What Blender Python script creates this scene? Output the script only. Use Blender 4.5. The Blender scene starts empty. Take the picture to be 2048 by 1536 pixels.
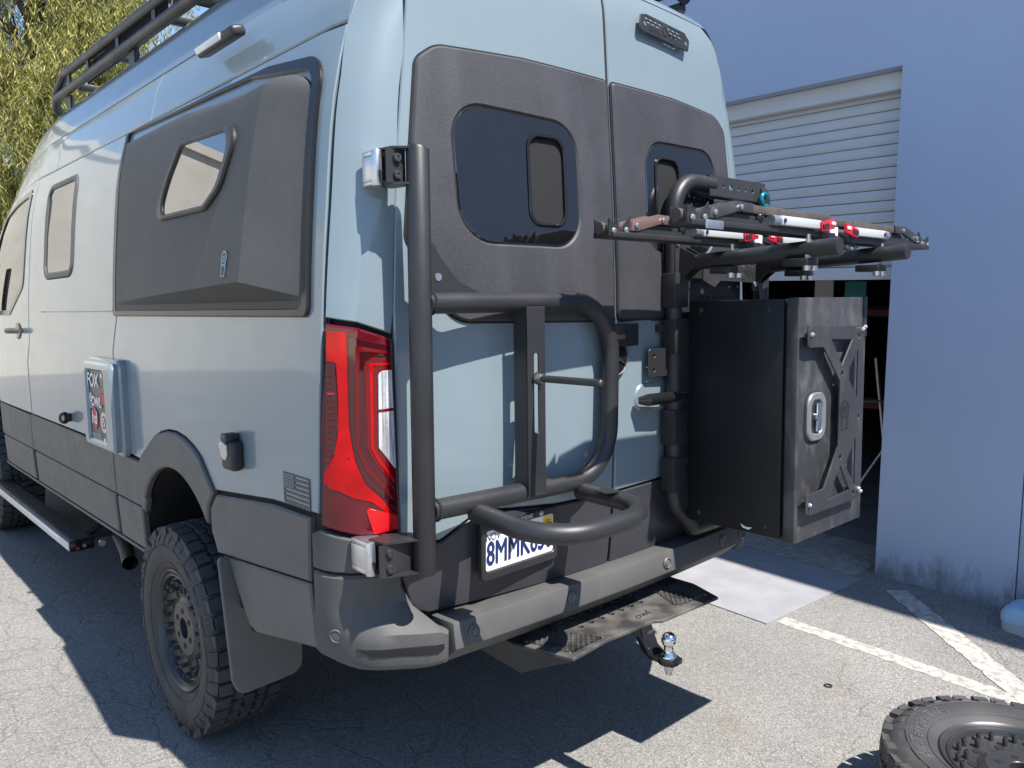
import bpy, bmesh, math, random
import numpy as np
from mathutils import Vector, Matrix
from mathutils.geometry import delaunay_2d_cdt
random.seed(7); rng = np.random.default_rng(7)
R = math.radians
sc = bpy.context.scene
COL = sc.collection

# ------------------------------------------------------------------ camera, light, exposure
VYAW, VRAKE = R(2.17), R(-1.2)                 # the van stands a little askew to the wall, nose down
cam = bpy.data.objects.new('camera', bpy.data.cameras.new('camera'))
COL.objects.link(cam); sc.camera = cam
cam.data.sensor_width = 36; cam.data.lens = 28.125; cam.data.clip_start = .05; cam.data.clip_end = 500
def cam_axes(yaw, pitch, roll):
    f = Vector((math.sin(yaw)*math.cos(pitch), math.cos(yaw)*math.cos(pitch), -math.sin(pitch)))
    r = Vector((math.cos(yaw), -math.sin(yaw), 0)); u = r.cross(f)
    return r*math.cos(roll)+u*math.sin(roll), u*math.cos(roll)-r*math.sin(roll), f
cr, cu, cf = cam_axes(R(40.2), R(6.55), R(.08))
cam.matrix_world = Matrix(((cr.x, cu.x, -cf.x, -1.98121), (cr.y, cu.y, -cf.y, -1.85435), (cr.z, cu.z, -cf.z, 1.715), (0, 0, 0, 1)))
SUNDIR = Vector((.085, -.61, 1)).normalized()   # towards the sun
w = bpy.data.worlds.new('World'); sc.world = w; w.use_nodes = True
nt = w.node_tree; nt.nodes.clear()
sky = nt.nodes.new('ShaderNodeTexSky'); sky.sky_type = 'NISHITA'; sky.sun_disc = False
sky.sun_elevation = math.asin(SUNDIR.z); sky.sun_rotation = math.atan2(SUNDIR.x, SUNDIR.y)
sky.air_density = 1.0; sky.dust_density = 0; sky.ozone_density = 4
bg = nt.nodes.new('ShaderNodeBackground'); bg.inputs[1].default_value = .12
wo = nt.nodes.new('ShaderNodeOutputWorld')
nt.links.new(sky.outputs[0], bg.inputs[0]); nt.links.new(bg.outputs[0], wo.inputs[0])
sl = bpy.data.lights.new('sun', 'SUN'); sl.energy = 5.0; sl.angle = R(.53); sl.color = (1, .955, .89)
so = bpy.data.objects.new('sun', sl); COL.objects.link(so)
so.rotation_euler = SUNDIR.to_track_quat('Z', 'Y').to_euler()
sc.view_settings.view_transform = 'Standard'; sc.view_settings.look = 'None'
sc.view_settings.exposure = .92; sc.view_settings.gamma = 1; sc.view_settings.use_curve_mapping = False

# ------------------------------------------------------------------ materials
def mat(name, c, rough=.5, metal=0., noise=0., nscale=8., c2=None, bump=0., bscale=200., spec=.5, coat=0., coat_r=.05, ior=None, speck=None, streak=None, rvar=0.):
    m = bpy.data.materials.new(name); m.use_nodes = True
    t = m.node_tree; b = t.nodes['Principled BSDF']; L = t.links.new
    b.inputs['Base Color'].default_value = (*c, 1); b.inputs['Roughness'].default_value = rough
    b.inputs['Metallic'].default_value = metal; b.inputs['Specular IOR Level'].default_value = spec
    b.inputs['Coat Weight'].default_value = coat; b.inputs['Coat Roughness'].default_value = coat_r
    if ior: b.inputs['IOR'].default_value = ior
    tc = t.nodes.new('ShaderNodeTexCoord')
    last = None
    def mixin(fac, ca, cb):
        mx = t.nodes.new('ShaderNodeMix'); mx.data_type = 'RGBA'
        L(fac, mx.inputs[0])
        if isinstance(ca, tuple): mx.inputs[6].default_value = (*ca, 1)
        else: L(ca, mx.inputs[6])
        if isinstance(cb, tuple): mx.inputs[7].default_value = (*cb, 1)
        else: L(cb, mx.inputs[7])
        return mx.outputs[2]
    def noisefac(scale, detail, lo, hi, vec=None):
        n = t.nodes.new('ShaderNodeTexNoise'); n.inputs['Scale'].default_value = scale; n.inputs['Detail'].default_value = detail
        L(vec or tc.outputs['Object'], n.inputs['Vector'])
        r = t.nodes.new('ShaderNodeMapRange'); r.inputs[1].default_value = lo; r.inputs[2].default_value = hi
        L(n.outputs['Fac'], r.inputs[0]); return r.outputs[0]
    col = c
    if noise > 0:
        cc = c2 or tuple(min(1, x*(1+noise)) for x in c)
        col = mixin(noisefac(nscale, 5, .35, .68), tuple(x*(1-noise*.5) for x in c) if not c2 else c, cc)
    if streak:
        mp = t.nodes.new('ShaderNodeMapping'); mp.inputs['Scale'].default_value = streak[1]
        L(tc.outputs['Object'], mp.inputs[0])
        f = noisefac(1.0, 6, streak[2], streak[3], mp.outputs[0])
        col = mixin(f, col, streak[0])
    if speck:
        col = mixin(noisefac(speck[1], 1, speck[2], speck[3]), col, speck[0])
    if not isinstance(col, tuple): L(col, b.inputs['Base Color'])
    if rvar:
        f = noisefac(nscale*1.7, 4, .3, .7)
        r = t.nodes.new('ShaderNodeMapRange'); r.inputs[3].default_value = max(0, rough-rvar); r.inputs[4].default_value = rough+rvar
        L(f, r.inputs[0]); L(r.outputs[0], b.inputs['Roughness'])
    if bump:
        n = t.nodes.new('ShaderNodeTexNoise'); n.inputs['Scale'].default_value = bscale; n.inputs['Detail'].default_value = 3
        L(tc.outputs['Object'], n.inputs['Vector'])
        bp = t.nodes.new('ShaderNodeBump'); bp.inputs['Strength'].default_value = bump; bp.inputs['Distance'].default_value = .002
        L(n.outputs['Fac'], bp.inputs['Height']); L(bp.outputs[0], b.inputs['Normal'])
    return m
PAINT = mat('van_paint', (.186, .238, .264), .36, 0, .04, 3, coat=.9, coat_r=.05, rvar=.03, bump=.03, bscale=5)
CLAD = mat('grey_plastic', (.100, .098, .094), .52, 0, .12, 7, bump=.10, bscale=700, rvar=.05)
BLINER = mat('textured_black', (.034, .034, .040), .55, 0, .25, 5, bump=.25, bscale=900, speck=((.10, .10, .115), 520, .60, .72), streak=((.058, .058, .066), (7, 7, 1.6), .52, .80))
TEXT_ABS = mat('textured_flare', (.056, .057, .055), .6, 0, .15, 5, bump=.35, bscale=600, speck=((.10, .10, .115), 420, .62, .72))
SATIN = mat('black_powder_coat', (.022, .022, .024), .42, 0, .2, 6, bump=.18, bscale=900, rvar=.05)
SATINW = mat('worn_black_plate', (.032, .032, .035), .42, 0, .2, 6, bump=.10, bscale=500, streak=((.075, .073, .075), (16, 16, 9), .55, .85), rvar=.08)
STEP = mat('dusty_step', (.026, .026, .026), .6, 0, .2, 6, streak=((.125, .115, .105), (11, 11, 11), .38, .68))
BUMPM = mat('bumper_plastic', (.080, .079, .078), .62, 0, .14, 6, bump=.12, bscale=700, spec=.35, streak=((.10, .097, .092), (14, 14, 5), .55, .80))
BLACK = mat('black_gap', (.008, .008, .009), .8)
GLOSSB = mat('gloss_black', (.012, .012, .013), .12, 0)
RUBBER = mat('tyre_rubber', (.040, .039, .040), .68, 0, .25, 9, bump=.15, bscale=300, streak=((.062, .058, .055), (5, 5, 5), .5, .75))
RIMM = mat('wheel_graphite', (.062, .061, .061), .36, .5, .15, 6, rvar=.05)
GLOSSB2 = mat('black_gasket', (.010, .010, .011), .32)
GLASS = mat('tinted_glass', (.006, .007, .008), .015, 0, spec=.9, ior=1.75)
GLASSS = mat('side_glass', (.010, .011, .012), .012, 0, spec=1., ior=2.3)
MESHM = mat('window_screen', (.018, .018, .018), .55, bump=.3, bscale=900)
TLDARK = mat('tail_lamp_smoked', (.095, .004, .008), .06, 0, coat=.3, nscale=6, noise=.3)
TLRED = mat('tail_lamp_red', (.40, .0015, .004), .10, 0, coat=.15, spec=.3, noise=.35, nscale=12)
TLDEEP = mat('tail_lamp_deep', (.045, .003, .005), .06, 0, coat=.8)
TLMID = mat('tail_lamp_mid', (.13, .002, .004), .10, 0, coat=.2)
TLBRT = mat('tail_lamp_reflector', (.55, .006, .010), .12, 0, coat=.2, bump=.5, bscale=320)
TLCLEAR = mat('reverse_lens', (.66, .67, .69), .08, .1, coat=1, bump=.8, bscale=90, streak=((.20, .20, .22), (90, 90, 4), .40, .6))
ALU = mat('cast_aluminium', (.62, .62, .63), .32, .9, .1, 30, bump=.1, bscale=200)
CHROME = mat('chrome', (.80, .80, .80), .07, 1)
ZINC = mat('zinc_bolt', (.62, .60, .55), .28, .9)
STEEL = mat('dark_steel_thread', (.10, .10, .10), .38, .8, bump=.8, bscale=400)
SILV = mat('silver_rail', (.60, .62, .61), .35, .3)
BROWN = mat('brown_arm', (.145, .090, .078), .42, .2, .15, 9)
RUBPAD = mat('brown_rubber_pad', (.060, .048, .043), .7, 0, .3, 20, bump=.3, bscale=150, speck=((.16, .15, .14), 120, .68, .75))
RED = mat('red_lever', (.52, .015, .035), .30)
TEAL = mat('teal_anodised', (.01, .30, .36), .22, .6)
LABELW = mat('white_label', (.8, .8, .8), .4)
INKB = mat('plate_blue_ink', (.010, .025, .11), .4)
INKK = mat('black_ink', (.01, .01, .012), .5)
INKR = mat('red_ink', (.55, .02, .04), .45)
INKY = mat('yellow_sticker', (.75, .60, .02), .45)
CREAMD = mat('cream_sticker', (.72, .66, .48), .45)
PLATEW = mat('plate_white', (.78, .79, .80), .32, noise=.05)
STKPANEL = mat('dark_sticker_panel', (.060, .052, .048), .3)
TEALINK = mat('mint_ink', (.35, .55, .55), .45)
DECAL = mat('flag_vinyl', (.075, .078, .078), .5)
DECALB = mat('pale_blue_ink', (.16, .33, .40), .5)
LEDM = mat('lamp_lens', (.82, .84, .85), .15, bump=.5, bscale=120)
WALL = mat('wall_paint', (.37, .445, .60), .62, 0, .04, 1.3, bump=.05, bscale=60, streak=((.35, .42, .565), (.6, .6, .25), .45, .7))
def wall_dirt(m):
    t = m.node_tree; L = t.links.new; N = t.nodes.new; b = t.nodes['Principled BSDF']
    src = b.inputs['Base Color'].links[0].from_socket
    tc = N('ShaderNodeTexCoord'); sx = N('ShaderNodeSeparateXYZ'); L(tc.outputs['Object'], sx.inputs[0])
    n = N('ShaderNodeTexNoise'); n.inputs['Scale'].default_value = 9; n.inputs['Detail'].default_value = 9; n.inputs['Roughness'].default_value = .72
    mp = N('ShaderNodeMapping'); mp.inputs['Scale'].default_value = (1, 1, .45); L(tc.outputs['Object'], mp.inputs[0]); L(mp.outputs[0], n.inputs['Vector'])
    h = N('ShaderNodeMapRange'); h.inputs[1].default_value = 0; h.inputs[2].default_value = .34; h.inputs[3].default_value = .26; h.inputs[4].default_value = -.14; L(sx.outputs[2], h.inputs[0])
    a = N('ShaderNodeMath'); a.operation = 'ADD'; L(n.outputs['Fac'], a.inputs[0]); L(h.outputs[0], a.inputs[1])
    r = N('ShaderNodeMapRange'); r.inputs[1].default_value = .56; r.inputs[2].default_value = .80; r.inputs[4].default_value = .75; L(a.outputs[0], r.inputs[0])
    x = N('ShaderNodeMix'); x.data_type = 'RGBA'; L(r.outputs[0], x.inputs[0]); L(src, x.inputs[6]); x.inputs[7].default_value = (.13, .125, .115, 1)
    L(x.outputs[2], b.inputs['Base Color'])
wall_dirt(WALL)
SLATM = mat('roller_slat_paint', (.55, .565, .59), .42, 0, .05, 3)
CONCR = mat('slab_concrete', (.27, .27, .285), .8, 0, .12, 6, bump=.25, bscale=120, streak=((.24, .24, .26), (2, 2, 2), .5, .75))
ROUGHC = mat('rough_threshold', (.30, .28, .25), .9, 0, .3, 14, bump=.6, bscale=60, speck=((.12, .11, .10), 60, .62, .70))
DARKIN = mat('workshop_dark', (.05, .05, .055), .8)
GARFL = mat('workshop_floor', (.20, .20, .20), .7, noise=.2, nscale=3)
ORANGE = mat('orange_beam', (.18, .022, .010), .5)
PAPER = mat('paper_sheet', (.70, .70, .64), .8)
POSTER = mat('teal_poster', (.10, .45, .46), .7)
PADB = mat('pale_blue_plastic', (.30, .48, .66), .45, noise=.1, nscale=6)
PADW = mat('grey_white_plastic', (.50, .50, .54), .5)
CREAMW = mat('cream_stucco', (.60, .57, .49), .9, noise=.08, nscale=2)
HILL = mat('hillside_scrub', (.035, .036, .026), .9, noise=.5, nscale=.5)
BARK = mat('bark', (.16, .115, .085), .9, 0, .4, 6, bump=.6, bscale=30)

def asphalt():
    m = bpy.data.materials.new('worn_asphalt'); m.use_nodes = True
    t = m.node_tree; L = t.links.new; b = t.nodes['Principled BSDF']; N = t.nodes.new
    b.inputs['Roughness'].default_value = .88; b.inputs['Specular IOR Level'].default_value = .3
    tc = N('ShaderNodeTexCoord')
    def noise(s, d, rough=.5):
        n = N('ShaderNodeTexNoise'); n.inputs['Scale'].default_value = s; n.inputs['Detail'].default_value = d; n.inputs['Roughness'].default_value = rough
        L(tc.outputs['Object'], n.inputs['Vector']); return n.outputs['Fac']
    def ramp(f, stops):
        r = N('ShaderNodeValToRGB'); e = r.color_ramp.elements
        e[0].position, e[0].color = stops[0][0], (*stops[0][1], 1); e[1].position, e[1].color = stops[-1][0], (*stops[-1][1], 1)
        for p, c in stops[1:-1]:
            x = e.new(p); x.color = (*c, 1)
        L(f, r.inputs[0]); return r.outputs[0]
    def mix(f, a, bb, mode='MIX'):
        x = N('ShaderNodeMix'); x.data_type = 'RGBA'; x.blend_type = mode
        if isinstance(f, float): x.inputs[0].default_value = f
        else: L(f, x.inputs[0])
        for i, v in ((6, a), (7, bb)):
            if isinstance(v, tuple): x.inputs[i].default_value = (*v, 1)
            else: L(v, x.inputs[i])
        return x.outputs[2]
    base = ramp(noise(.9, 6, .6), [(.3, (.200, .195, .188)), (.5, (.232, .226, .216)), (.72, (.270, .260, .246))])
    vo = N('ShaderNodeTexVoronoi'); vo.inputs['Scale'].default_value = 210; vo.inputs['Randomness'].default_value = 1
    L(tc.outputs['Object'], vo.inputs['Vector'])
    gray = N('ShaderNodeSeparateColor'); L(vo.outputs['Color'], gray.inputs[0])
    agg = ramp(gray.outputs[0], [(0, (.55, .55, .56)), (.35, (.88, .88, .88)), (.72, (1.04, 1.03, 1.01)), (.9, (1.3, 1.28, 1.25)), (1, (1.55, 1.52, 1.46))])
    c = mix(1.0, base, agg, 'MULTIPLY')
    fine = ramp(noise(420, 2), [(.35, (.70, .70, .70)), (.65, (1.25, 1.25, 1.25))])
    c = mix(.8, c, mix(1.0, c, fine, 'MULTIPLY'))
    # cracks
    nz = N('ShaderNodeTexNoise'); nz.inputs['Scale'].default_value = 2.2; nz.inputs['Detail'].default_value = 5
    L(tc.outputs['Object'], nz.inputs['Vector'])
    vm = N('ShaderNodeVectorMath'); vm.operation = 'MULTIPLY_ADD'; vm.inputs[1].default_value = (.35, .35, .35)
    L(nz.outputs['Color'], vm.inputs[0]); L(tc.outputs['Object'], vm.inputs[2])
    v2 = N('ShaderNodeTexVoronoi'); v2.feature = 'DISTANCE_TO_EDGE'; v2.inputs['Scale'].default_value = 4.2
    L(vm.outputs[0], v2.inputs['Vector'])
    cr_ = N('ShaderNodeMapRange'); cr_.inputs[1].default_value = .006; cr_.inputs[2].default_value = .022; cr_.inputs[3].default_value = 1; cr_.inputs[4].default_value = 0
    L(v2.outputs['Distance'], cr_.inputs[0])
    pm = N('ShaderNodeMapRange'); pm.inputs[1].default_value = .47; pm.inputs[2].default_value = .60; L(noise(.55, 3), pm.inputs[0])
    # cracking is worst on the left, where the lot is oldest
    sx = N('ShaderNodeSeparateXYZ'); L(tc.outputs['Object'], sx.inputs[0])
    lx = N('ShaderNodeMapRange'); lx.inputs[1].default_value = -.4; lx.inputs[2].default_value = .6; lx.inputs[3].default_value = 1; lx.inputs[4].default_value = .0; L(sx.outputs[0], lx.inputs[0])
    mxx = N('ShaderNodeMath'); mxx.operation = 'MAXIMUM'; L(pm.outputs[0], mxx.inputs[0]); L(lx.outputs[0], mxx.inputs[1])
    mu = N('ShaderNodeMath'); mu.operation = 'MULTIPLY'; L(cr_.outputs[0], mu.inputs[0]); L(mxx.outputs[0], mu.inputs[1])
    mu2 = N('ShaderNodeMath'); mu2.operation = 'MULTIPLY'; L(mu.outputs[0], mu2.inputs[0]); mu2.inputs[1].default_value = .28
    c = mix(mu2.outputs[0], c, (.06, .057, .053))
    st = N('ShaderNodeMapRange'); st.inputs[1].default_value = .62; st.inputs[2].default_value = .72; L(noise(2.3, 4), st.inputs[0])
    ms = N('ShaderNodeMath'); ms.operation = 'MULTIPLY'; L(st.outputs[0], ms.inputs[0]); ms.inputs[1].default_value = .3
    c = mix(ms.outputs[0], c, (.20, .16, .12))
    L(c, b.inputs['Base Color'])
    bp = N('ShaderNodeBump'); bp.inputs['Strength'].default_value = .55; bp.inputs['Distance'].default_value = .004
    add = N('ShaderNodeMath'); add.operation = 'SUBTRACT'; L(gray.outputs[1], add.inputs[0]); L(mu.outputs[0], add.inputs[1])
    L(add.outputs[0], bp.inputs['Height']); L(bp.outputs[0], b.inputs['Normal'])
    return m
ASPH = asphalt()

def worn_paint():
    m = bpy.data.materials.new('worn_white_marking'); m.use_nodes = True
    t = m.node_tree; L = t.links.new; b = t.nodes['Principled BSDF']; N = t.nodes.new
    b.inputs['Roughness'].default_value = .8
    tc = N('ShaderNodeTexCoord')
    n = N('ShaderNodeTexNoise'); n.inputs['Scale'].default_value = 26; n.inputs['Detail'].default_value = 7; n.inputs['Roughness'].default_value = .68
    L(tc.outputs['Object'], n.inputs['Vector'])
    r = N('ShaderNodeMapRange'); r.inputs[1].default_value = .40; r.inputs[2].default_value = .60; L(n.outputs['Fac'], r.inputs[0])
    mx = N('ShaderNodeMix'); mx.data_type = 'RGBA'; L(r.outputs[0], mx.inputs[0])
    mx.inputs[6].default_value = (.25, .235, .21, 1); mx.inputs[7].default_value = (.50, .48, .43, 1)
    L(mx.outputs[2], b.inputs['Base Color'])
    return m
LINEM = worn_paint()

def leafmat():
    m = bpy.data.materials.new('eucalyptus_leaf'); m.use_nodes = True
    t = m.node_tree; L = t.links.new; b = t.nodes['Principled BSDF']; N = t.nodes.new
    g = N('ShaderNodeNewGeometry'); r = N('ShaderNodeValToRGB'); e = r.color_ramp.elements
    e[0].position, e[0].color = 0, (.12, .135, .04, 1); e[1].position, e[1].color = 1, (.60, .52, .18, 1)
    for p, c in ((.35, (.26, .27, .075)), (.7, (.45, .43, .12)), (.9, (.54, .49, .15))):
        x = e.new(p); x.color = (*c, 1)
    L(g.outputs['Random Per Island'], r.inputs[0]); L(r.outputs[0], b.inputs['Base Color'])
    b.inputs['Roughness'].default_value = .45
    tr = N('ShaderNodeBsdfTranslucent'); L(r.outputs[0], tr.inputs[0])
    mx = N('ShaderNodeMixShader'); mx.inputs[0].default_value = .35
    L(b.outputs[0], mx.inputs[1]); L(tr.outputs[0], mx.inputs[2]); L(mx.outputs[0], t.nodes['Material Output'].inputs[0])
    return m
LEAF = leafmat()

# ------------------------------------------------------------------ builders
def link(name, me, m, parent=None, ang=40):
    if m is not None and not me.materials: me.materials.append(m)
    for p in me.polygons: p.use_smooth = True
    me.set_sharp_from_angle(angle=R(ang))
    o = bpy.data.objects.new(name, me); COL.objects.link(o)
    if parent: o.parent = parent
    return o
def empty(name, parent=None, loc=(0, 0, 0), rot=(0, 0, 0)):
    o = bpy.data.objects.new(name, None); COL.objects.link(o); o.location = loc; o.rotation_euler = rot
    o.empty_display_size = .1
    if parent: o.parent = parent
    return o
def tag(o, label=None, cat=None, group=None, kind=None):
    if label: o['label'] = label
    if cat: o['category'] = cat
    if group: o['group'] = group
    if kind: o['kind'] = kind
    return o
def van_root(name):
    return empty(name, None, (0, 0, 0), (VRAKE, 0, VYAW))
def dup(o, parent=None, name=None):
    c = o.copy(); COL.objects.link(c)
    if name: c.name = name
    c.parent = parent
    for ch in list(o.children): dup(ch, c)
    return c

class G:
    def __init__(s): s.v = []; s.f = []
    def add(s, vs, fs):
        n = len(s.v); s.v += [tuple(x) for x in vs]; s.f += [tuple(i+n for i in f) for f in fs]; return s
    def box(s, a, b):
        (x0, y0, z0), (x1, y1, z1) = a, b
        return s.add([(x0, y0, z0), (x1, y0, z0), (x1, y1, z0), (x0, y1, z0), (x0, y0, z1), (x1, y0, z1), (x1, y1, z1), (x0, y1, z1)],
                     [(3, 2, 1, 0), (4, 5, 6, 7), (0, 1, 5, 4), (1, 2, 6, 5), (2, 3, 7, 6), (3, 0, 4, 7)])
    def obox(s, c, ax, ay, az):
        c, ax, ay, az = map(Vector, (c, ax, ay, az)); vs = []
        for k in (-1, 1):
            for i, j in ((-1, -1), (1, -1), (1, 1), (-1, 1)): vs.append(c+ax*i+ay*j+az*k)
        return s.add(vs, [(3, 2, 1, 0), (4, 5, 6, 7), (0, 1, 5, 4), (1, 2, 6, 5), (2, 3, 7, 6), (3, 0, 4, 7)])
    def tube(s, path, r, n=14, closed=False, caps=True):
        P_ = [Vector(p) for p in path]; m = len(P_); rr = r if isinstance(r, (list, tuple)) else [r]*m
        T = []
        for i in range(m):
            if closed: t = P_[(i+1) % m]-P_[i-1]
            else: t = P_[min(i+1, m-1)]-P_[max(i-1, 0)]
            T.append(t.normalized())
        a = Vector((0, 0, 1)) if abs(T[0].z) < .9 else Vector((1, 0, 0))
        u = T[0].cross(a).normalized(); vs = []
        for i in range(m):
            if i: u = (u-T[i]*u.dot(T[i])).normalized()
            wv = T[i].cross(u)
            for k in range(n):
                q = 2*math.pi*k/n; vs.append(P_[i]+(u*math.cos(q)+wv*math.sin(q))*rr[i])
        fs = []
        for i in range(m if closed else m-1):
            j = (i+1) % m
            for k in range(n):
                l = (k+1) % n; fs.append((i*n+k, i*n+l, j*n+l, j*n+k))
        if caps and not closed:
            fs.append(tuple(range(n-1, -1, -1))); fs.append(tuple((m-1)*n+k for k in range(n)))
        return s.add(vs, fs)
    def cyl(s, p0, p1, r, n=16, r1=None):
        return s.tube([p0, p1], [r, r if r1 is None else r1], n)
    def lathe(s, prof, origin, axis, n=48, ref=None, closed=False):
        o = Vector(origin); ax = Vector(axis).normalized()
        a = Vector(ref) if ref else (Vector((0, 0, 1)) if abs(ax.z) < .9 else Vector((1, 0, 0)))
        u = ax.cross(a).normalized(); wv = ax.cross(u); vs = []; m = len(prof)
        for r, h in prof:
            for k in range(n):
                q = 2*math.pi*k/n; vs.append(o+ax*h+(u*math.cos(q)+wv*math.sin(q))*r)
        fs = []
        for i in range(m if closed else m-1):
            j = (i+1) % m
            for k in range(n):
                l = (k+1) % n; fs.append((i*n+k, i*n+l, j*n+l, j*n+k))
        return s.add(vs, fs)
    def sphere(s, c, r, n=20, m=12, sx=1, sy=1, sz=1):
        c = Vector(c); vs = []; fs = []
        for i in range(m+1):
            t = math.pi*i/m
            for k in range(n):
                q = 2*math.pi*k/n; vs.append(c+Vector((math.sin(t)*math.cos(q)*sx, math.sin(t)*math.sin(q)*sy, math.cos(t)*sz))*r)
        for i in range(m):
            for k in range(n):
                l = (k+1) % n; fs.append((i*n+k, (i+1)*n+k, (i+1)*n+l, i*n+l))
        return s.add(vs, fs)
    def prism(s, poly, O, U, V, N):
        O, U, V, N = map(Vector, (O, U, V, N)); n = len(poly)
        a = [O+U*p[0]+V*p[1] for p in poly]; b = [p+N for p in a]
        return s.add(a+b, [tuple(range(n-1, -1, -1)), tuple(range(n, 2*n))]+[(i, (i+1) % n, n+(i+1) % n, n+i) for i in range(n)])
    def build(s, name, m, parent=None, ang=40, bevel=0., seg=2):
        me = bpy.data.meshes.new(name); me.from_pydata(s.v, [], s.f)
        bm = bmesh.new(); bm.from_mesh(me)
        bmesh.ops.remove_doubles(bm, verts=bm.verts, dist=1e-6)
        bmesh.ops.recalc_face_normals(bm, faces=bm.faces)
        if bevel:
            es = [e for e in bm.edges if len(e.link_faces) == 2 and e.calc_face_angle(0) > R(25)]
            bmesh.ops.bevel(bm, geom=es, offset=bevel, segments=seg, profile=.5, affect='EDGES', clamp_overlap=True)
        bm.to_mesh(me); bm.free()
        return link(name, me, m, parent, ang)

def fillet(pts, r, n=8, closed=False):
    P_ = [Vector(p) for p in pts]; out = []; m = len(P_)
    rs = r if isinstance(r, (list, tuple)) else [r]*m
    for i in range(m):
        if not closed and i in (0, m-1): out.append(P_[i]); continue
        a, b, c = P_[i-1], P_[i], P_[(i+1) % m]
        d1, d2 = (a-b).normalized(), (c-b).normalized()
        ang = d1.angle(d2)
        if rs[i] <= 0 or ang > math.pi-.01: out.append(b); continue
        t = min(rs[i]/math.tan(ang/2), (a-b).length*.49, (c-b).length*.49); rr = t*math.tan(ang/2)
        cen = b+(d1+d2).normalized()*(rr/math.sin(ang/2)); s0 = b+d1*t-cen; s1 = b+d2*t-cen
        tot = s0.angle(s1)
        for k in range(n+1):
            q = k/n; out.append(cen+(s0*math.sin((1-q)*tot)+s1*math.sin(q*tot))/math.sin(tot))
    return out
def rpoly(pts, n=6):
    "rounded polygon: (x, y, radius) -> list of 2D points"
    return [(p.x, p.y) for p in fillet([(x, y, 0) for x, y, r in pts], [r for x, y, r in pts], n, True)]
def rrect(x0, y0, x1, y1, r, n=6):
    return rpoly([(x0, y0, r), (x1, y0, r), (x1, y1, r), (x0, y1, r)], n)
def circ(x, y, r, n=14):
    return [(x+r*math.cos(2*math.pi*k/n), y+r*math.sin(2*math.pi*k/n)) for k in range(n)]
def slot(x, y, hw, hl, n=6):
    return [(x+hw*math.cos(math.pi*k/n), y+hl-hw+hw*math.sin(math.pi*k/n)) for k in range(n+1)]+[(x-hw*math.cos(math.pi*k/n), y-hl+hw-hw*math.sin(math.pi*k/n)) for k in range(n+1)]
def resample(poly, step):
    out = []; n = len(poly)
    for i in range(n):
        a, b = poly[i], poly[(i+1) % n]; d = math.hypot(b[0]-a[0], b[1]-a[1]); k = max(1, int(math.ceil(d/step)))
        for j in range(k): out.append((a[0]+(b[0]-a[0])*j/k, a[1]+(b[1]-a[1])*j/k))
    return out
def inpoly(P_, poly):
    x, y = P_[:, 0], P_[:, 1]; r = np.zeros(len(P_), bool); n = len(poly)
    for i in range(n):
        (x1, y1), (x2, y2) = poly[i], poly[(i+1) % n]
        if y1 == y2: continue
        c = ((y1 > y) != (y2 > y)) & (x < (x2-x1)*(y-y1)/(y2-y1)+x1); r ^= c
    return r
def area2(p): return sum(p[i][0]*p[(i+1) % len(p)][1]-p[(i+1) % len(p)][0]*p[i][1] for i in range(len(p)))
def inset(poly, d):
    "moves a CCW loop inwards by d (negative d: outwards)"
    n = len(poly); out = []
    for i in range(n):
        a, b, c = Vector(poly[i-1]), Vector(poly[i]), Vector(poly[(i+1) % n])
        e1 = (b-a); e2 = (c-b)
        if e1.length < 1e-9 or e2.length < 1e-9: out.append(poly[i]); continue
        e1.normalize(); e2.normalize()
        n1, n2 = Vector((-e1.y, e1.x)), Vector((-e2.y, e2.x)); m = n1+n2
        if m.length < 1e-6: out.append(poly[i]); continue
        m.normalize(); k = max(.35, m.dot(n1)); q = b+m*(d/k); out.append((q.x, q.y))
    return out
def clean(poly, eps=1e-5):
    o = []
    for p in poly:
        if not o or math.hypot(p[0]-o[-1][0], p[1]-o[-1][1]) > eps: o.append((p[0], p[1]))
    if math.hypot(o[0][0]-o[-1][0], o[0][1]-o[-1][1]) < eps: o.pop()
    return o
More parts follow.
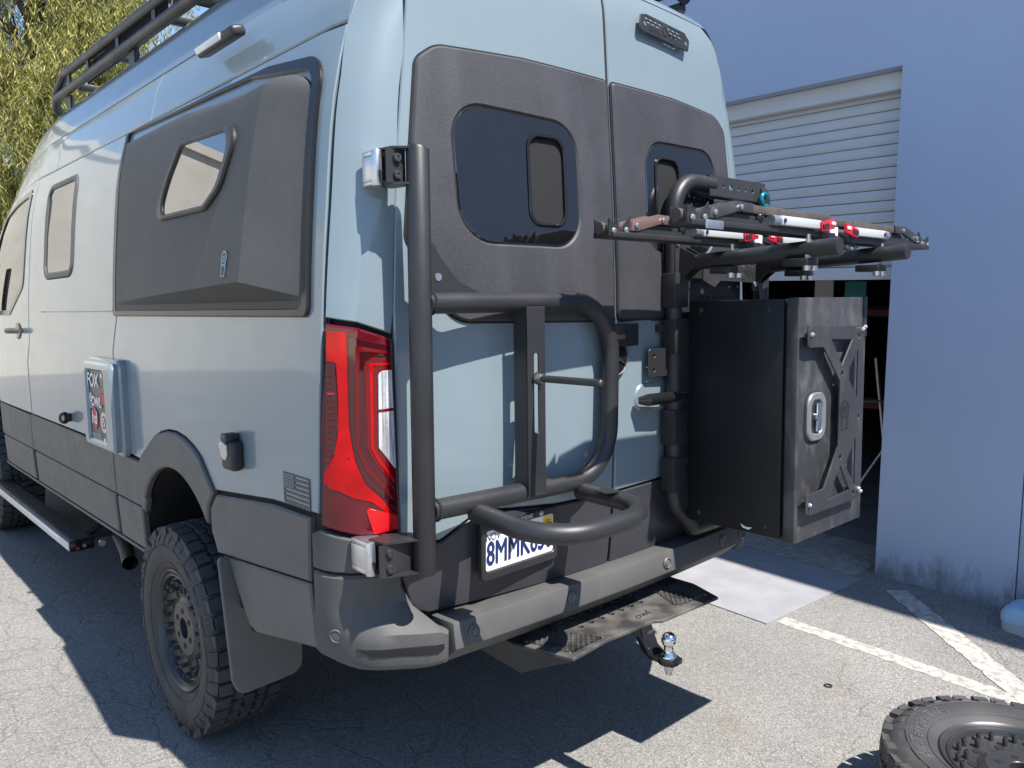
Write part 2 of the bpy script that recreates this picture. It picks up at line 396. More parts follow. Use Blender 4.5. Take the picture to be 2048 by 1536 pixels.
def panel(name, fn, outer, holes=(), m=None, parent=None, step=.08, depth=.02, bev=.003, off=0., ang=35, back=False):
    """a sheet with rolled edges on the surface fn(a, b, outward offset)"""
    outer = clean(outer); outer = outer if area2(outer) > 0 else outer[::-1]; outer = resample(outer, step)
    hs = []
    for h in holes:
        h = clean(h); h = h if area2(h) > 0 else h[::-1]; hs.append(resample(h, step))
    top = [inset(outer, bev)]+[inset(h, -bev) for h in hs]
    pts = []; edges = []
    for l in top:
        n0 = len(pts); pts += l; edges += [(n0+i, n0+(i+1) % len(l)) for i in range(len(l))]
    xs = [p[0] for p in top[0]]; ys = [p[1] for p in top[0]]
    gx = np.arange(min(xs)+step*.5, max(xs), step); gy = np.arange(min(ys)+step*.5, max(ys), step)
    if len(gx) and len(gy):
        gp = np.array([(x, y) for x in gx for y in gy])
        ok = inpoly(gp, top[0])
        for h in top[1:]: ok &= ~inpoly(gp, h)
        bp = np.array(pts)
        gp = gp[ok]
        if len(gp):
            dmin = np.min(np.hypot(gp[:, None, 0]-bp[None, :, 0], gp[:, None, 1]-bp[None, :, 1]), axis=1)
            pts = pts+[tuple(q) for q in gp[dmin > step*.45]]
    vo, eo, fo, _, _, _ = delaunay_2d_cdt([Vector(p) for p in pts], edges, [], 0, 1e-7)
    cen = np.array([((vo[f[0]].x+vo[f[1]].x+vo[f[2]].x)/3, (vo[f[0]].y+vo[f[1]].y+vo[f[2]].y)/3) for f in fo])
    ok = inpoly(cen, top[0])
    for h in top[1:]: ok &= ~inpoly(cen, h)
    V_ = [fn(p.x, p.y, off) for p in vo]; F_ = [tuple(f) for f, k in zip(fo, ok) if k]
    nb = len(V_)
    if back:
        V_ += [fn(p.x, p.y, off-depth) for p in vo]; F_ += [tuple(i+nb for i in reversed(f)) for f in F_]
    for l, lo in zip(top, [outer]+hs):
        n = len(l); a = len(V_)
        V_ += [fn(*p, off) for p in l]+[fn(*p, off-bev) for p in lo]+[fn(*p, off-depth) for p in lo]
        rows = [0, n, 2*n]
        if back:
            V_ += [fn(*p, off-depth) for p in l]; rows.append(3*n)
        for r0, r1 in zip(rows[:-1], rows[1:]):
            F_ += [(a+r0+i, a+r0+(i+1) % n, a+r1+(i+1) % n, a+r1+i) for i in range(n)]
    me = bpy.data.meshes.new(name); me.from_pydata([tuple(v) for v in V_], [], F_)
    bm = bmesh.new(); bm.from_mesh(me); bmesh.ops.remove_doubles(bm, verts=bm.verts, dist=2e-6)
    bmesh.ops.recalc_face_normals(bm, faces=bm.faces)
    cx, cy = vo[0].x, vo[0].y
    f0 = F_[0]; c2 = cen[[i for i, k in enumerate(ok) if k][0]]
    nn = Vector(fn(c2[0], c2[1], .01))-Vector(fn(c2[0], c2[1], 0)); cc = Vector(fn(c2[0], c2[1], off))
    bm.faces.ensure_lookup_table()
    best = min(bm.faces, key=lambda f: (f.calc_center_median()-cc).length)
    if best.normal.dot(nn) < 0: bmesh.ops.reverse_faces(bm, faces=bm.faces)
    bm.to_mesh(me); bm.free()
    return link(name, me, m, parent, ang)
def flat(O, U, V):
    O, U, V = Vector(O), Vector(U).normalized(), Vector(V).normalized(); N_ = U.cross(V)
    return lambda a, b, d: O+U*a+V*b+N_*d
_tc = {}
def text_pts(s, size=1.):
    "text as flat triangles: (points, faces), origin at its centre"
    key = s
    if key not in _tc:
        cu_ = bpy.data.curves.new('lettering', 'FONT'); cu_.body = s; cu_.align_x = 'CENTER'; cu_.align_y = 'CENTER'; cu_.resolution_u = 3
        ob = bpy.data.objects.new('lettering', cu_); COL.objects.link(ob)
        dg = bpy.context.evaluated_depsgraph_get(); me = bpy.data.meshes.new_from_object(ob.evaluated_get(dg))
        _tc[key] = ([(v.co.x, v.co.y) for v in me.vertices], [tuple(p.vertices) for p in me.polygons])
        bpy.data.objects.remove(ob); bpy.data.curves.remove(cu_); bpy.data.meshes.remove(me)
    v, f = _tc[key]
    return [(x*size, y*size) for x, y in v], f
def text(name, s, fn, size, m, parent, off=.001, thick=.001, sx=1., shear=0., bold=0., cx=0., cy=0.):
    v, f = text_pts(s, size); g = G(); offs = [(0, 0)]
    if bold: offs = [(bold*math.cos(q), bold*math.sin(q)) for q in (0, 1.57, 3.14, 4.71)]
    for i, (bx, by) in enumerate(offs):
        g.add([fn(cx+x*sx+y*shear+bx, cy+y+by, off+i*.00004) for x, y in v], f)
    o = g.build(name, m, parent); return o

# ------------------------------------------------------------------ van body surface (local: x right, y forward, z up, origin under the tail)
PROF = [(.45, .965, -.0), (.5, .972, -.01), (.7, .985, -.03), (.9, .995, -.055), (1.2, 1.0, -.07), (1.65, .995, -.072), (2.0, .97, -.062), (2.25, .94, -.048), (2.5, .875, -.034), (2.6, .852, -.030), (2.70, .826, -.024), (2.79, .795, -.010), (2.845, .745, .005), (2.875, .66, .03), (2.892, .53, .06), (2.900, .40, .10), (2.906, .25, .18), (2.908, .15, .26)]
PV = [p[0] for p in PROF]
for i in range(1, len(PROF)):
    if PROF[i][0] > 2.5: PV[i] = PV[i-1]+math.hypot(PROF[i][0]-PROF[i-1][0], PROF[i][1]-PROF[i-1][1])
VMAX = PV[-1]
def herm(v, k, xs=PV, ys=PROF):
    n = len(xs)
    if v <= xs[0]: return ys[0][k]
    if v >= xs[-1]: return ys[-1][k]
    i = 0
    while v > xs[i+1]: i += 1
    def sl(j):
        a, b = max(j-1, 0), min(j+1, n-1); return (ys[b][k]-ys[a][k])/(xs[b]-xs[a])
    h = xs[i+1]-xs[i]; t = (v-xs[i])/h; a, b = ys[i][k], ys[i+1][k]
    return (2*t**3-3*t*t+1)*a+(t**3-2*t*t+t)*h*sl(i)+(-2*t**3+3*t*t)*b+(t**3-t*t)*h*sl(i+1)
CR = .15; TH0 = math.asin(.151); UC = .85; UE = UC+CR*(math.pi/2-TH0)
def sst(a, b, x):
    t = min(1, max(0, (x-a)/(b-a))); return t*t*(3-2*t)
FRX = [-1, 3.2, 3.6, 4.1, 4.8, 5.2, 5.5, 5.75]; FRY = [(1.,), (1.,), (.995,), (.925,), (.70,), (.545,), (.32,), (.08,)]
def x0_of(v): return max(.02, herm(v, 1)-CR*(1-.151))
def P(u, v):
    s = -1 if u < 0 else 1; a = abs(u); z = herm(v, 0); wd = herm(v, 1); yc = herm(v, 2)
    X0 = max(.02, wd-CR*(1-.151)); yE = yc+.09*X0*X0
    if a <= UC:
        x = a/UC*X0; p = (s*x, yc+.09*x*x, z)
    else:
        led = .008*sst(2.424, 2.436, v)+.020*sst(2.612, 2.638, v)
        if a <= UE:
            th = TH0+(a-UC)/CR; k = (a-UC)/(UE-UC)
            p = (s*(X0+CR*(math.sin(th)-.151)-led*k), yE+CR*(math.cos(TH0)-math.cos(th)), z)
        else: p = (s*(wd-led), yE+CR*math.cos(TH0)+a-UE, z)
    y = p[1]
    if p[2] > 2.5: p = (p[0], y, 2.5+(p[2]-2.5)*(.68+.32*sst(.0, .75, y)))
    if y > 3.2:
        zz = p[2]; xx = p[0]
        if zz > 1.65: zz = 1.65+(zz-1.65)*herm(y, 0, FRX, FRY)
        return (xx*(1-.05*sst(4.2, 5.8, y)), y, zz)
    return p
def u_of_x(x, v): return x/x0_of(v)*UC
def u_of_y(y, v):
    X0 = x0_of(v); return UE+y-(herm(v, 2)+.09*X0*X0)-CR*math.cos(TH0)
def offs(u, v, d):
    p = Vector(P(u, v))
    if d == 0: return p
    e = 1e-3
    n = (Vector(P(u+e, v))-Vector(P(u-e, v))).cross(Vector(P(u, v+e))-Vector(P(u, v-e))).normalized()
    if n.dot(p-Vector((0, 1.5, 1.4))) < 0: n = -n
    return p+n*d
def fu(s): return lambda u, v, d: offs(-s*u, v, d)                 # s=-1 left as measured (u < 0), s=+1 mirrored
def fr(s): return lambda x, v, d: offs(-s*u_of_x(x, v), v, d)       # x as measured on the left (x < 0)
def fs(s): return lambda y, v, d: offs(s*u_of_y(y, v), v, d)       # s=-1 left side, +1 right side

# ------------------------------------------------------------------ setting: ground, slab, markings
def sheet(name, poly, z, m, kind='structure', th=.0):
    g = G()
    if th: g.prism(poly, (0, 0, z), (1, 0, 0), (0, 1, 0), (0, 0, -th))
    else: g.add([(x, y, z) for x, y in poly], [tuple(range(len(poly)))])
    o = g.build(name, m); tag(o, kind=kind); return o
WX_ = 2.778                                                          # the wall's outer face
sheet('ground', [(-70, -70), (70, -70), (70, 90), (-70, 90)], 0, ASPH)
sheet('concrete_slab', [(1.605, .337), (2.62, .337), (2.62, 5.1), (1.605, 5.1)], .006, CONCR, th=.05)
sheet('threshold', [(2.632, .40), (3.3, .40), (3.3, 5.0), (2.632, 5.0)], .006, ROUGHC, th=.05)
def stripe(name, pts, w, z=.0015):
    "painted band with uneven edges"
    a, b = Vector(pts[0]), Vector(pts[1]); d = (b-a); n = int(d.length/.03); d.normalize(); q = Vector((-d.y, d.x))
    L1, L2 = [], []
    for i in range(n+1):
        p = a+(b-a)*(i/n)
        L1.append(p+q*(w/2+random.uniform(-.006, .006))); L2.append(p-q*(w/2+random.uniform(-.006, .006)))
    poly = [(p.x, p.y) for p in L1+L2[::-1]]
    me = G(); nn = len(L1)
    me.add([(p.x, p.y, z) for p in L1]+[(p.x, p.y, z) for p in L2], [(i, i+1, nn+i+1, nn+i) for i in range(nn-1)])
    o = me.build(name, LINEM); tag(o, kind='structure')
stripe('painted_line', [(1.722, .325), (1.735, -3.2)], .098)
stripe('painted_line', [(2.60, .12), (1.30, -1.35)], .125, .003)

# ------------------------------------------------------------------ warehouse with roller door
wh = empty('warehouse', None, (WX_, .33, 0))
tag(wh, 'blue grey painted warehouse wall with a half open roller door', 'warehouse')
WT = .30; DH = 3.005; Y0, Y1 = .33, 5.05; WH = 5.98
def wpart(name, g, m, bevel=0.):
    g.v = [(x-WX_, y-.33, z) for x, y, z in g.v]; return g.build(name, m, wh, bevel=bevel)
wpart('wall', G().prism([(-.428, 0), (.33, 0), (.33, DH), (5.05, DH), (5.05, 0), (30, 0), (30, WH), (-.428, WH)], (WX_, 0, 0), (0, 1, 0), (0, 0, 1), (WT, 0, 0)), WALL)
wpart('wall', G().box((WX_, -9, 0), (WX_+WT, -.434, WH)), WALL, .003)
wpart('wall_joint', G().box((WX_+.03, -.436, 0), (WX_+WT-.02, -.426, WH-.03)), DARKIN)
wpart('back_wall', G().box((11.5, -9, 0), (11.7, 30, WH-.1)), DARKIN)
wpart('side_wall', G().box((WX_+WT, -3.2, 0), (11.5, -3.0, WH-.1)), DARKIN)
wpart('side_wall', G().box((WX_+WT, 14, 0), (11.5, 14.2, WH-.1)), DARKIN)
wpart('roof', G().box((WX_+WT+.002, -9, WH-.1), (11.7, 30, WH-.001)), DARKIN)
wpart('workshop_floor', G().box((3.302, -3, -.05), (11.5, 14, .008)), GARFL)
wpart('header_trim', G().box((WX_+.10, Y0+.004, 2.90), (WX_+.16, Y1-.004, DH-.003)), SLATM)
wpart('guide_rail', G().box((WX_+.13, Y0+.003, 0), (WX_+.27, Y0+.05, 2.9)), SLATM)
wpart('guide_rail', G().box((WX_+.13, Y1-.05, 0), (WX_+.27, Y1-.003, 2.9)), SLATM)
door = empty('roller_door', wh, (WX_-WX_+.19, 0, 0))
pitch = .0665; sg = G()
prof = [(.008, 0), (-.005, .0015), (-.008, .005), (-.0085, pitch-.008), (-.006, pitch-.004), (.008, pitch-.002)]
ys_ = (.055, Y1-Y0-.055)
sg.add([(x, y, z) for y in ys_ for x, z in prof], [(i, i+1, 6+i+1, 6+i) for i in range(5)])
s0 = sg.build('slat', SLATM, door, ang=60)
z = 1.875
for k in range(17):
    o = s0 if k == 0 else s0.copy()
    if k: COL.objects.link(o); o.parent = door
    o.location = (random.uniform(-.001, .001), 0, z); z += pitch
G().box((-.022, .052, 1.795), (.022, ys_[1]+.003, 1.872)).build('bottom_bar', SLATM, door, bevel=.004)
G().box((.012, .06, 1.80), (.016, ys_[1], 3.0)).build('door_backing', BLACK, door)
# things in the dark workshop
t = tag(empty('shelving_rack', None, (6.3, 3.0, 0)), 'dark steel shelving rack with orange beams inside the open workshop', 'shelf rack')
for x in (-.3, .3):
    for y in (-1.3, 1.3): G().box((x-.03, y-.03, 0), (x+.03, y+.03, 2.4)).build('upright', DARKIN, t)
for zz in (.55, 1.48):
    G().box((-.34, -1.3, zz), (-.29, 1.3, zz+.07)).build('beam', ORANGE, t)
for zz in (.63, 1.56): G().box((-.29, -1.27, zz), (.3, 1.27, zz+.02)).build('shelf_board', DARKIN, t)
def hung(name, label, cat, x, y, z, w_, h_, m):
    o = G().box((0, -w_/2, -h_/2), (.012, w_/2, h_/2)).build(name, m); o.location = (x, y, z); tag(o, label, cat)
hung('paper_notice', 'pale paper notice hanging high inside the dark workshop', 'notice', 4.6, 1.74, 1.72, .17, .2, PAPER)
hung('poster', 'teal poster hanging near the workshop door edge', 'poster', 4.8, 1.56, 1.70, .19, .22, POSTER)
t = tag(empty('tripod_stand', None, (4.3, 1.10, 0)), 'thin silver work stand leaning in the dark workshop doorway', 'work stand')
G().tube([(0, -.1, .45), (.02, .02, 1.2)], .014).build('pole', ALU, t)
G().tube([(-.2, .25, .85), (.2, -.35, .87)], .010).build('cross_bar', ALU, t)
for a in (.2, 2.3, 4.4): G().tube([(0, -.1, .5), (.3*math.cos(a), .3*math.sin(a)-.1, 0)], .012).build('leg', ALU, t)

# pale blue plastic pad at the foot of the wall
pd = empty('plastic_pad', None, (2.45, -.62, 0)); tag(pd, 'pale blue plastic lid on grey white base lying by the wall foot', 'plastic lid')
pp = rpoly([(.02, .165, .06), (.235, .16, .05), (.28, -.62, .05), (-.10, -.62, .05)])
g = G(); n = len(pp); rings = [(1, 0), (1.0, .045)]
g.add([(x*k, y*k, zz) for k, zz in rings for x, y in pp], [(i, (i+1) % n, n+(i+1) % n, n+i) for i in range(n)])
g.build('base', PADW, pd)
g = G(); rings = [(1.015, .047), (1.01, .085), (.97, .115), (.9, .128), (.5, .134)]; cx_, cy_ = .12, -.25
g.add([(cx_+(x-cx_)*k, cy_+(y-cy_)*k, zz) for k, zz in rings for x, y in pp], [(j*n+i, j*n+(i+1) % n, (j+1)*n+(i+1) % n, (j+1)*n+i) for j in range(4) for i in range(n)]+[tuple(4*n+i for i in range(n))])
g.build('lid', PADB, pd, ang=50)
# small washer lost on the asphalt
o = G().lathe([(.010, .001), (.010, .004), (.017, .004), (.017, .001)], (1.231, -.204, .001), (0, 0, 1), 20, closed=True).build('washer', STEEL)
tag(o, 'small dark washer ring lying alone on sunlit asphalt', 'washer')

# ------------------------------------------------------------------ tree, far surroundings
def tree(loc):
    t = empty('eucalyptus_tree', None, loc); tag(t, 'drooping yellow green eucalyptus tree behind the van roof', 'tree')
    g = G(); g.tube(fillet([(0, .6, 0), (.1, .5, 2.0), (-.1, .4, 4.5), (.1, 0, 8.5)], .8), [.30-.24*i/ (len(fillet([(0,0,0),(.1,.05,2.0),(-.1,.2,4.5),(.1,0,8.5)],.8))-1) for i in range(len(fillet([(0,0,0),(.1,.05,2.0),(-.1,.2,4.5),(.1,0,8.5)],.8)))], 12)
    g.build('trunk', BARK, t)
    lg = G(); cents = []
    for k in range(84):
        a = random.uniform(0, 6.28); z0 = random.uniform(.9, 7.5); rad = random.uniform(.6, 1.5)
        e = Vector((rad*math.cos(a), rad*math.sin(a), z0+random.uniform(.3, 1.5)))
        mid = Vector((e.x*.5, e.y*.5, z0+random.uniform(.2, .7)))
        lg.tube([(0, 0, z0-.3), mid, e], [.06, .035, .010], 7)
        cents += [(e, .8), ((mid+e)/2, .75), (mid, .5)]
        for j in range(3):
            q = e+Vector((random.gauss(0, .45), random.gauss(0, .45), random.gauss(-.1, .35))); lg.tube([mid, (mid+q)/2+Vector((0, 0, .2)), q], [.02, .014, .006], 5); cents.append((q, .6))
    lg.build('limb', BARK, t)
    V_, F_ = [], []
    for c, rr in cents:
        for k in range(19):
            tw = c+Vector((random.gauss(0, .36), random.gauss(0, .36), random.gauss(0, .26)))*rr
            dirn = Vector((random.uniform(-.35, .35), random.uniform(-.35, .35), -1)).normalized(); ln = random.uniform(.35, .8)
            nl = random.randint(24, 36)
            for i in range(nl):
                p = tw+dirn*ln*(i/nl)+Vector((random.gauss(0, .03), random.gauss(0, .03), 0))
                d = Vector((random.uniform(-.8, .8), random.uniform(-.8, .8), -random.uniform(.5, 1.3))).normalized(); L = random.uniform(.07, .135)
                s_ = d.cross(Vector((random.gauss(0, 1), random.gauss(0, 1), random.gauss(0, .4)))).normalized()*random.uniform(.005, .0085)
                n0 = len(V_); m_ = p+d*L*.5+s_.cross(d)*.6
                V_ += [p, m_+s_, p+d*L, m_-s_]; F_.append((n0, n0+1, n0+2, n0+3))
    me = bpy.data.meshes.new('crown'); me.from_pydata([tuple(v) for v in V_], [], F_); me.materials.append(LEAF)
    o = bpy.data.objects.new('crown', me); COL.objects.link(o); o.parent = t
tree((.48, 11.2, 0))
cb = empty('stucco_building', None, (-16, 17, 0)); tag(cb, 'low cream stucco building across the yard beyond the van', 'building')
G().box((-16, 0, 0), (16.2, 7, 6.3)).build('wall', CREAMW, cb)
G().prism([(-16.1, 6.3), (16.3, 6.3), (16.3, 6.5), (-16.1, 6.5)], (0, -.1, 0), (1, 0, 0), (0, 0, 1), (0, 7.2, 0)).build('roof', CREAMW, cb)
g = G(); nx = 60; vs = []
for i in range(nx+1):
    x = -40+150*i/nx; h = 16+max(0, x-30)*.07+1.6*math.sin(x*.11+1)+.9*math.sin(x*.31)+random.uniform(-.3, .3)
    vs += [(x, -52, 0), (x, -58, h*.62), (x, -66, h)]
g.add(vs, [(3*i+j, 3*i+3+j, 3*i+4+j, 3*i+1+j) for i in range(nx) for j in range(2)])
tag(g.build('hillside', HILL), kind='structure')

# ------------------------------------------------------------------ the van
van = van_root('van'); tag(van, 'pale blue grey high roof camper van seen from its rear left corner', 'van')
AC, AZ, AR = 1.24, .69, .405                                         # wheel arch (y, z, radius)
def arch(c, r, zc, rz, a0, a1, n=18):
    return [(c+r*math.cos(R(a0+(a1-a0)*i/n)), zc+rz*math.sin(R(a0+(a1-a0)*i/n))) for i in range(n+1)]
# dark inner shell that shows in the gaps
shell_pts = [(.05, .66)]+[(y, z) for y, z in arch(AC, .425, AZ, .405, 176, 4)][::-1]
def inner_side(s):
    a = arch(AC, .43, AZ, .40, 184, -4)
    poly = [(.12, 2.62), (.12, .72), (AC-.43, .66)]+a+[(AC+.43, .66), (4.42, .66)]+arch(4.93, .47, .74, .42, 184, -4)+[(5.42, .66), (5.60, .66), (5.60, 2.62)]
    panel('body_frame', fs(s), poly, (), BLACK, van, .16, .003, .001, -.016)
for s in (-1, 1):
    inner_side(s)
    panel('body_frame', fu(s), [(-1.10, .70), (-.005, .70), (-.005, 2.84), (-.86, 2.84), (-1.10, 2.63)], (), BLACK, van, .11, .003, .001, -.016)
def roof_fn(u, v, d): return offs(u, v, d)
g = G(); us = [-u for u in (5.9, 5.6, 5.2, 4.8, 4.4, 4.0, 3.6, 3.2, 2.6, 2.0, 1.4, UE, .99, .93, .867, .6, .3)]; us = us+[0]+[-u for u in us[::-1]]
vs_ = [2.640, 2.66, 2.69, 2.72, 2.75, 2.78, 2.81, 2.843]+list(np.linspace(2.87, VMAX, 12)); n = len(us)
vv = [tuple(P(u, v)) for v in vs_ for u in us]; ff = [(j*n+i, j*n+i+1, (j+1)*n+i+1, (j+1)*n+i) for j in range(len(vs_)-1) for i in range(n-1) if not (j < 7 and us[i] >= -.868 and us[i+1] <= .868)]
g.add(vv, ff)
top = [i for i in range(n)]; b0 = (len(vs_)-1)*n
for i in range(n//2-1): ff2 = g.f.append((b0+i, b0+i+1, b0+n-2-i, b0+n-1-i))
g.build('roof', PAINT, van, ang=60)
# ---- side panels, both flanks
wheel_top = [(.850, 1.062)]+[(.957, 1.165), (1.02, 1.195), (1.094, 1.217), (1.18, 1.228), (1.264, 1.226), (1.36, 1.207), (1.441, 1.176), (1.52, 1.130), (1.578, 1.097), (1.615, 1.066)]
def flank(s):
    S = fs(s)
    panel('rear_quarter_panel', S, [(.098, 2.424), (.094, 1.95), (.098, 1.64), (.116, 1.40), (.130, 1.20), (.140, 1.112), (.41, 1.105)]+wheel_top+[(1.898, 1.077), (1.898, 1.50), (1.825, 1.66), (1.825, 2.424)], (), PAINT, van, .11)
    panel('upper_side_panel', S, [(.095, 2.436), (1.612, 2.436), (1.612, 2.636), (.085, 2.636)], (), PAINT, van, .09, bev=.004)
    panel('upper_side_panel', S, [(1.620, 2.436), (3.10, 2.436), (3.10, 2.636), (1.620, 2.636)], (), PAINT, van, .09, bev=.004)
    panel('upper_side_panel', S, [(3.108, 2.436), (5.2, 2.436), (5.2, 2.636), (3.108, 2.636)], (), PAINT, van, .12, bev=.004)
    sd = panel('sliding_door', S, [(1.907, 1.077), (3.53, 1.077), (3.545, 1.38), (3.47, 1.50), (3.42, 2.424), (1.833, 2.424), (1.833, 1.66), (1.907, 1.50)], (), PAINT, van, .12)
    panel('door_recess_panel', S, rpoly([(1.86, 1.668, .02), (3.22, 1.668, .07), (3.14, 2.40, .09), (1.86, 2.40, .02)]), [rrect(2.50, 1.842, 3.06, 2.335, .07)], PAINT, sd, .10, .010, .005, .007)
    wf = panel('side_window_frame', S, rrect(2.50, 1.842, 3.06, 2.335, .07), [rrect(2.526, 1.872, 3.034, 2.307, .05)], CLAD, sd, .10, .012, .005, .014)
    panel('side_window', S, rrect(2.527, 1.873, 3.033, 2.306, .05), (), GLASSS, sd, .25, .006, .001, .006)
    fd = panel('front_door', S, [(3.545, 1.077), (4.46, 1.077), (4.60, 1.30), (4.95, 1.55), (4.80, 2.0), (4.35, 2.424), (3.43, 2.424), (3.48, 1.50), (3.56, 1.38)], [rpoly([(3.53, 2.37, .05), (4.28, 2.37, .08), (4.70, 1.95, .05), (4.78, 1.66, .05), (3.98, 1.66, .10), (3.60, 1.83, .10)])], PAINT, van, .12)
    panel('window_seal', S, rpoly([(3.52, 2.38, .05), (4.28, 2.38, .08), (4.71, 1.95, .05), (4.79, 1.65, .05), (3.97, 1.65, .10), (3.59, 1.82, .10)]), [rpoly([(3.56, 2.345, .05), (4.27, 2.345, .08), (4.67, 1.94, .05), (4.74, 1.685, .05), (3.98, 1.685, .10), (3.63, 1.85, .10)])], GLOSSB, fd, .12, .012, .003, .004)
    panel('door_window', S, rpoly([(3.55, 2.35, .05), (4.27, 2.35, .08), (4.68, 1.94, .05), (4.75, 1.68, .05), (3.98, 1.68, .10), (3.62, 1.845, .10)]), (), GLASS, fd, .12, .006, .001, -.004)
    h = G(); x = s*1.0
    h.sphere((x, 3.755, 1.557), 1, 18, 10, .006, .085, .05); h.build('handle_cup', GLOSSB, fd)
    h = G(); h.tube([(x+s*.012, 3.64, 1.56), (x+s*.042, 3.68, 1.562), (x+s*.045, 3.80, 1.56), (x+s*.012, 3.87, 1.556)], [.014, .018, .018, .012], 10); h.build('door_handle', CLAD, fd)
    panel('front_wing', S, [(4.47, 1.077), (5.05, 1.12), (5.5, 1.10), (5.72, 1.2), (5.70, 1.60), (4.98, 1.60), (4.62, 1.30)], (), PAINT, van, .14)
    # grey lower cladding
    C = lambda nm, poly, o=.004, b=.006: panel(nm, S, poly, (), CLAD, van, .10, .024, b, o)
    C('wheel_arch_trim', [(1.612, 1.058), (1.60, .965)]+arch(AC, AR, AZ, .392, 33, 142, 20)+[(.905, 1.0), (.853, 1.055)]+[(y, z-.006) for y, z in wheel_top[1:-1]], .012)
    C('cladding', [(.188, 1.092), (.41, 1.090), (.843, 1.047), (.898, .992)]+arch(AC, AR, AZ, .392, 146, 158, 4)+[(.832, .842), (.205, .902)])
    C('cladding', [(.205, .896), (.828, .835), (.77, .83), (.70, .70), (.655, .636), (.61, .626), (.19, .708)])
    C('cladding', [(1.615, 1.052), (1.972, 1.062), (1.972, .858), (1.648, .858)]+arch(AC, AR, AZ, .392, 23, 33, 3))
    C('cladding', [(1.648, .852), (1.972, .852), (1.972, .672), (1.652, .672)])
    for a, b in ((1.984, 3.565), (3.577, 4.47)):
        C('cladding', [(a, .858), (b, .858), (b, 1.070), (a, 1.064)]); C('cladding', [(a+.03, .672), (b-.03, .672), (b-.03, .852), (a+.03, .852)])
    C('sill_strip', [(1.66, .655), (4.47, .655), (4.47, .668), (1.66, .668)], .008, .003)
flank(-1); flank(1)
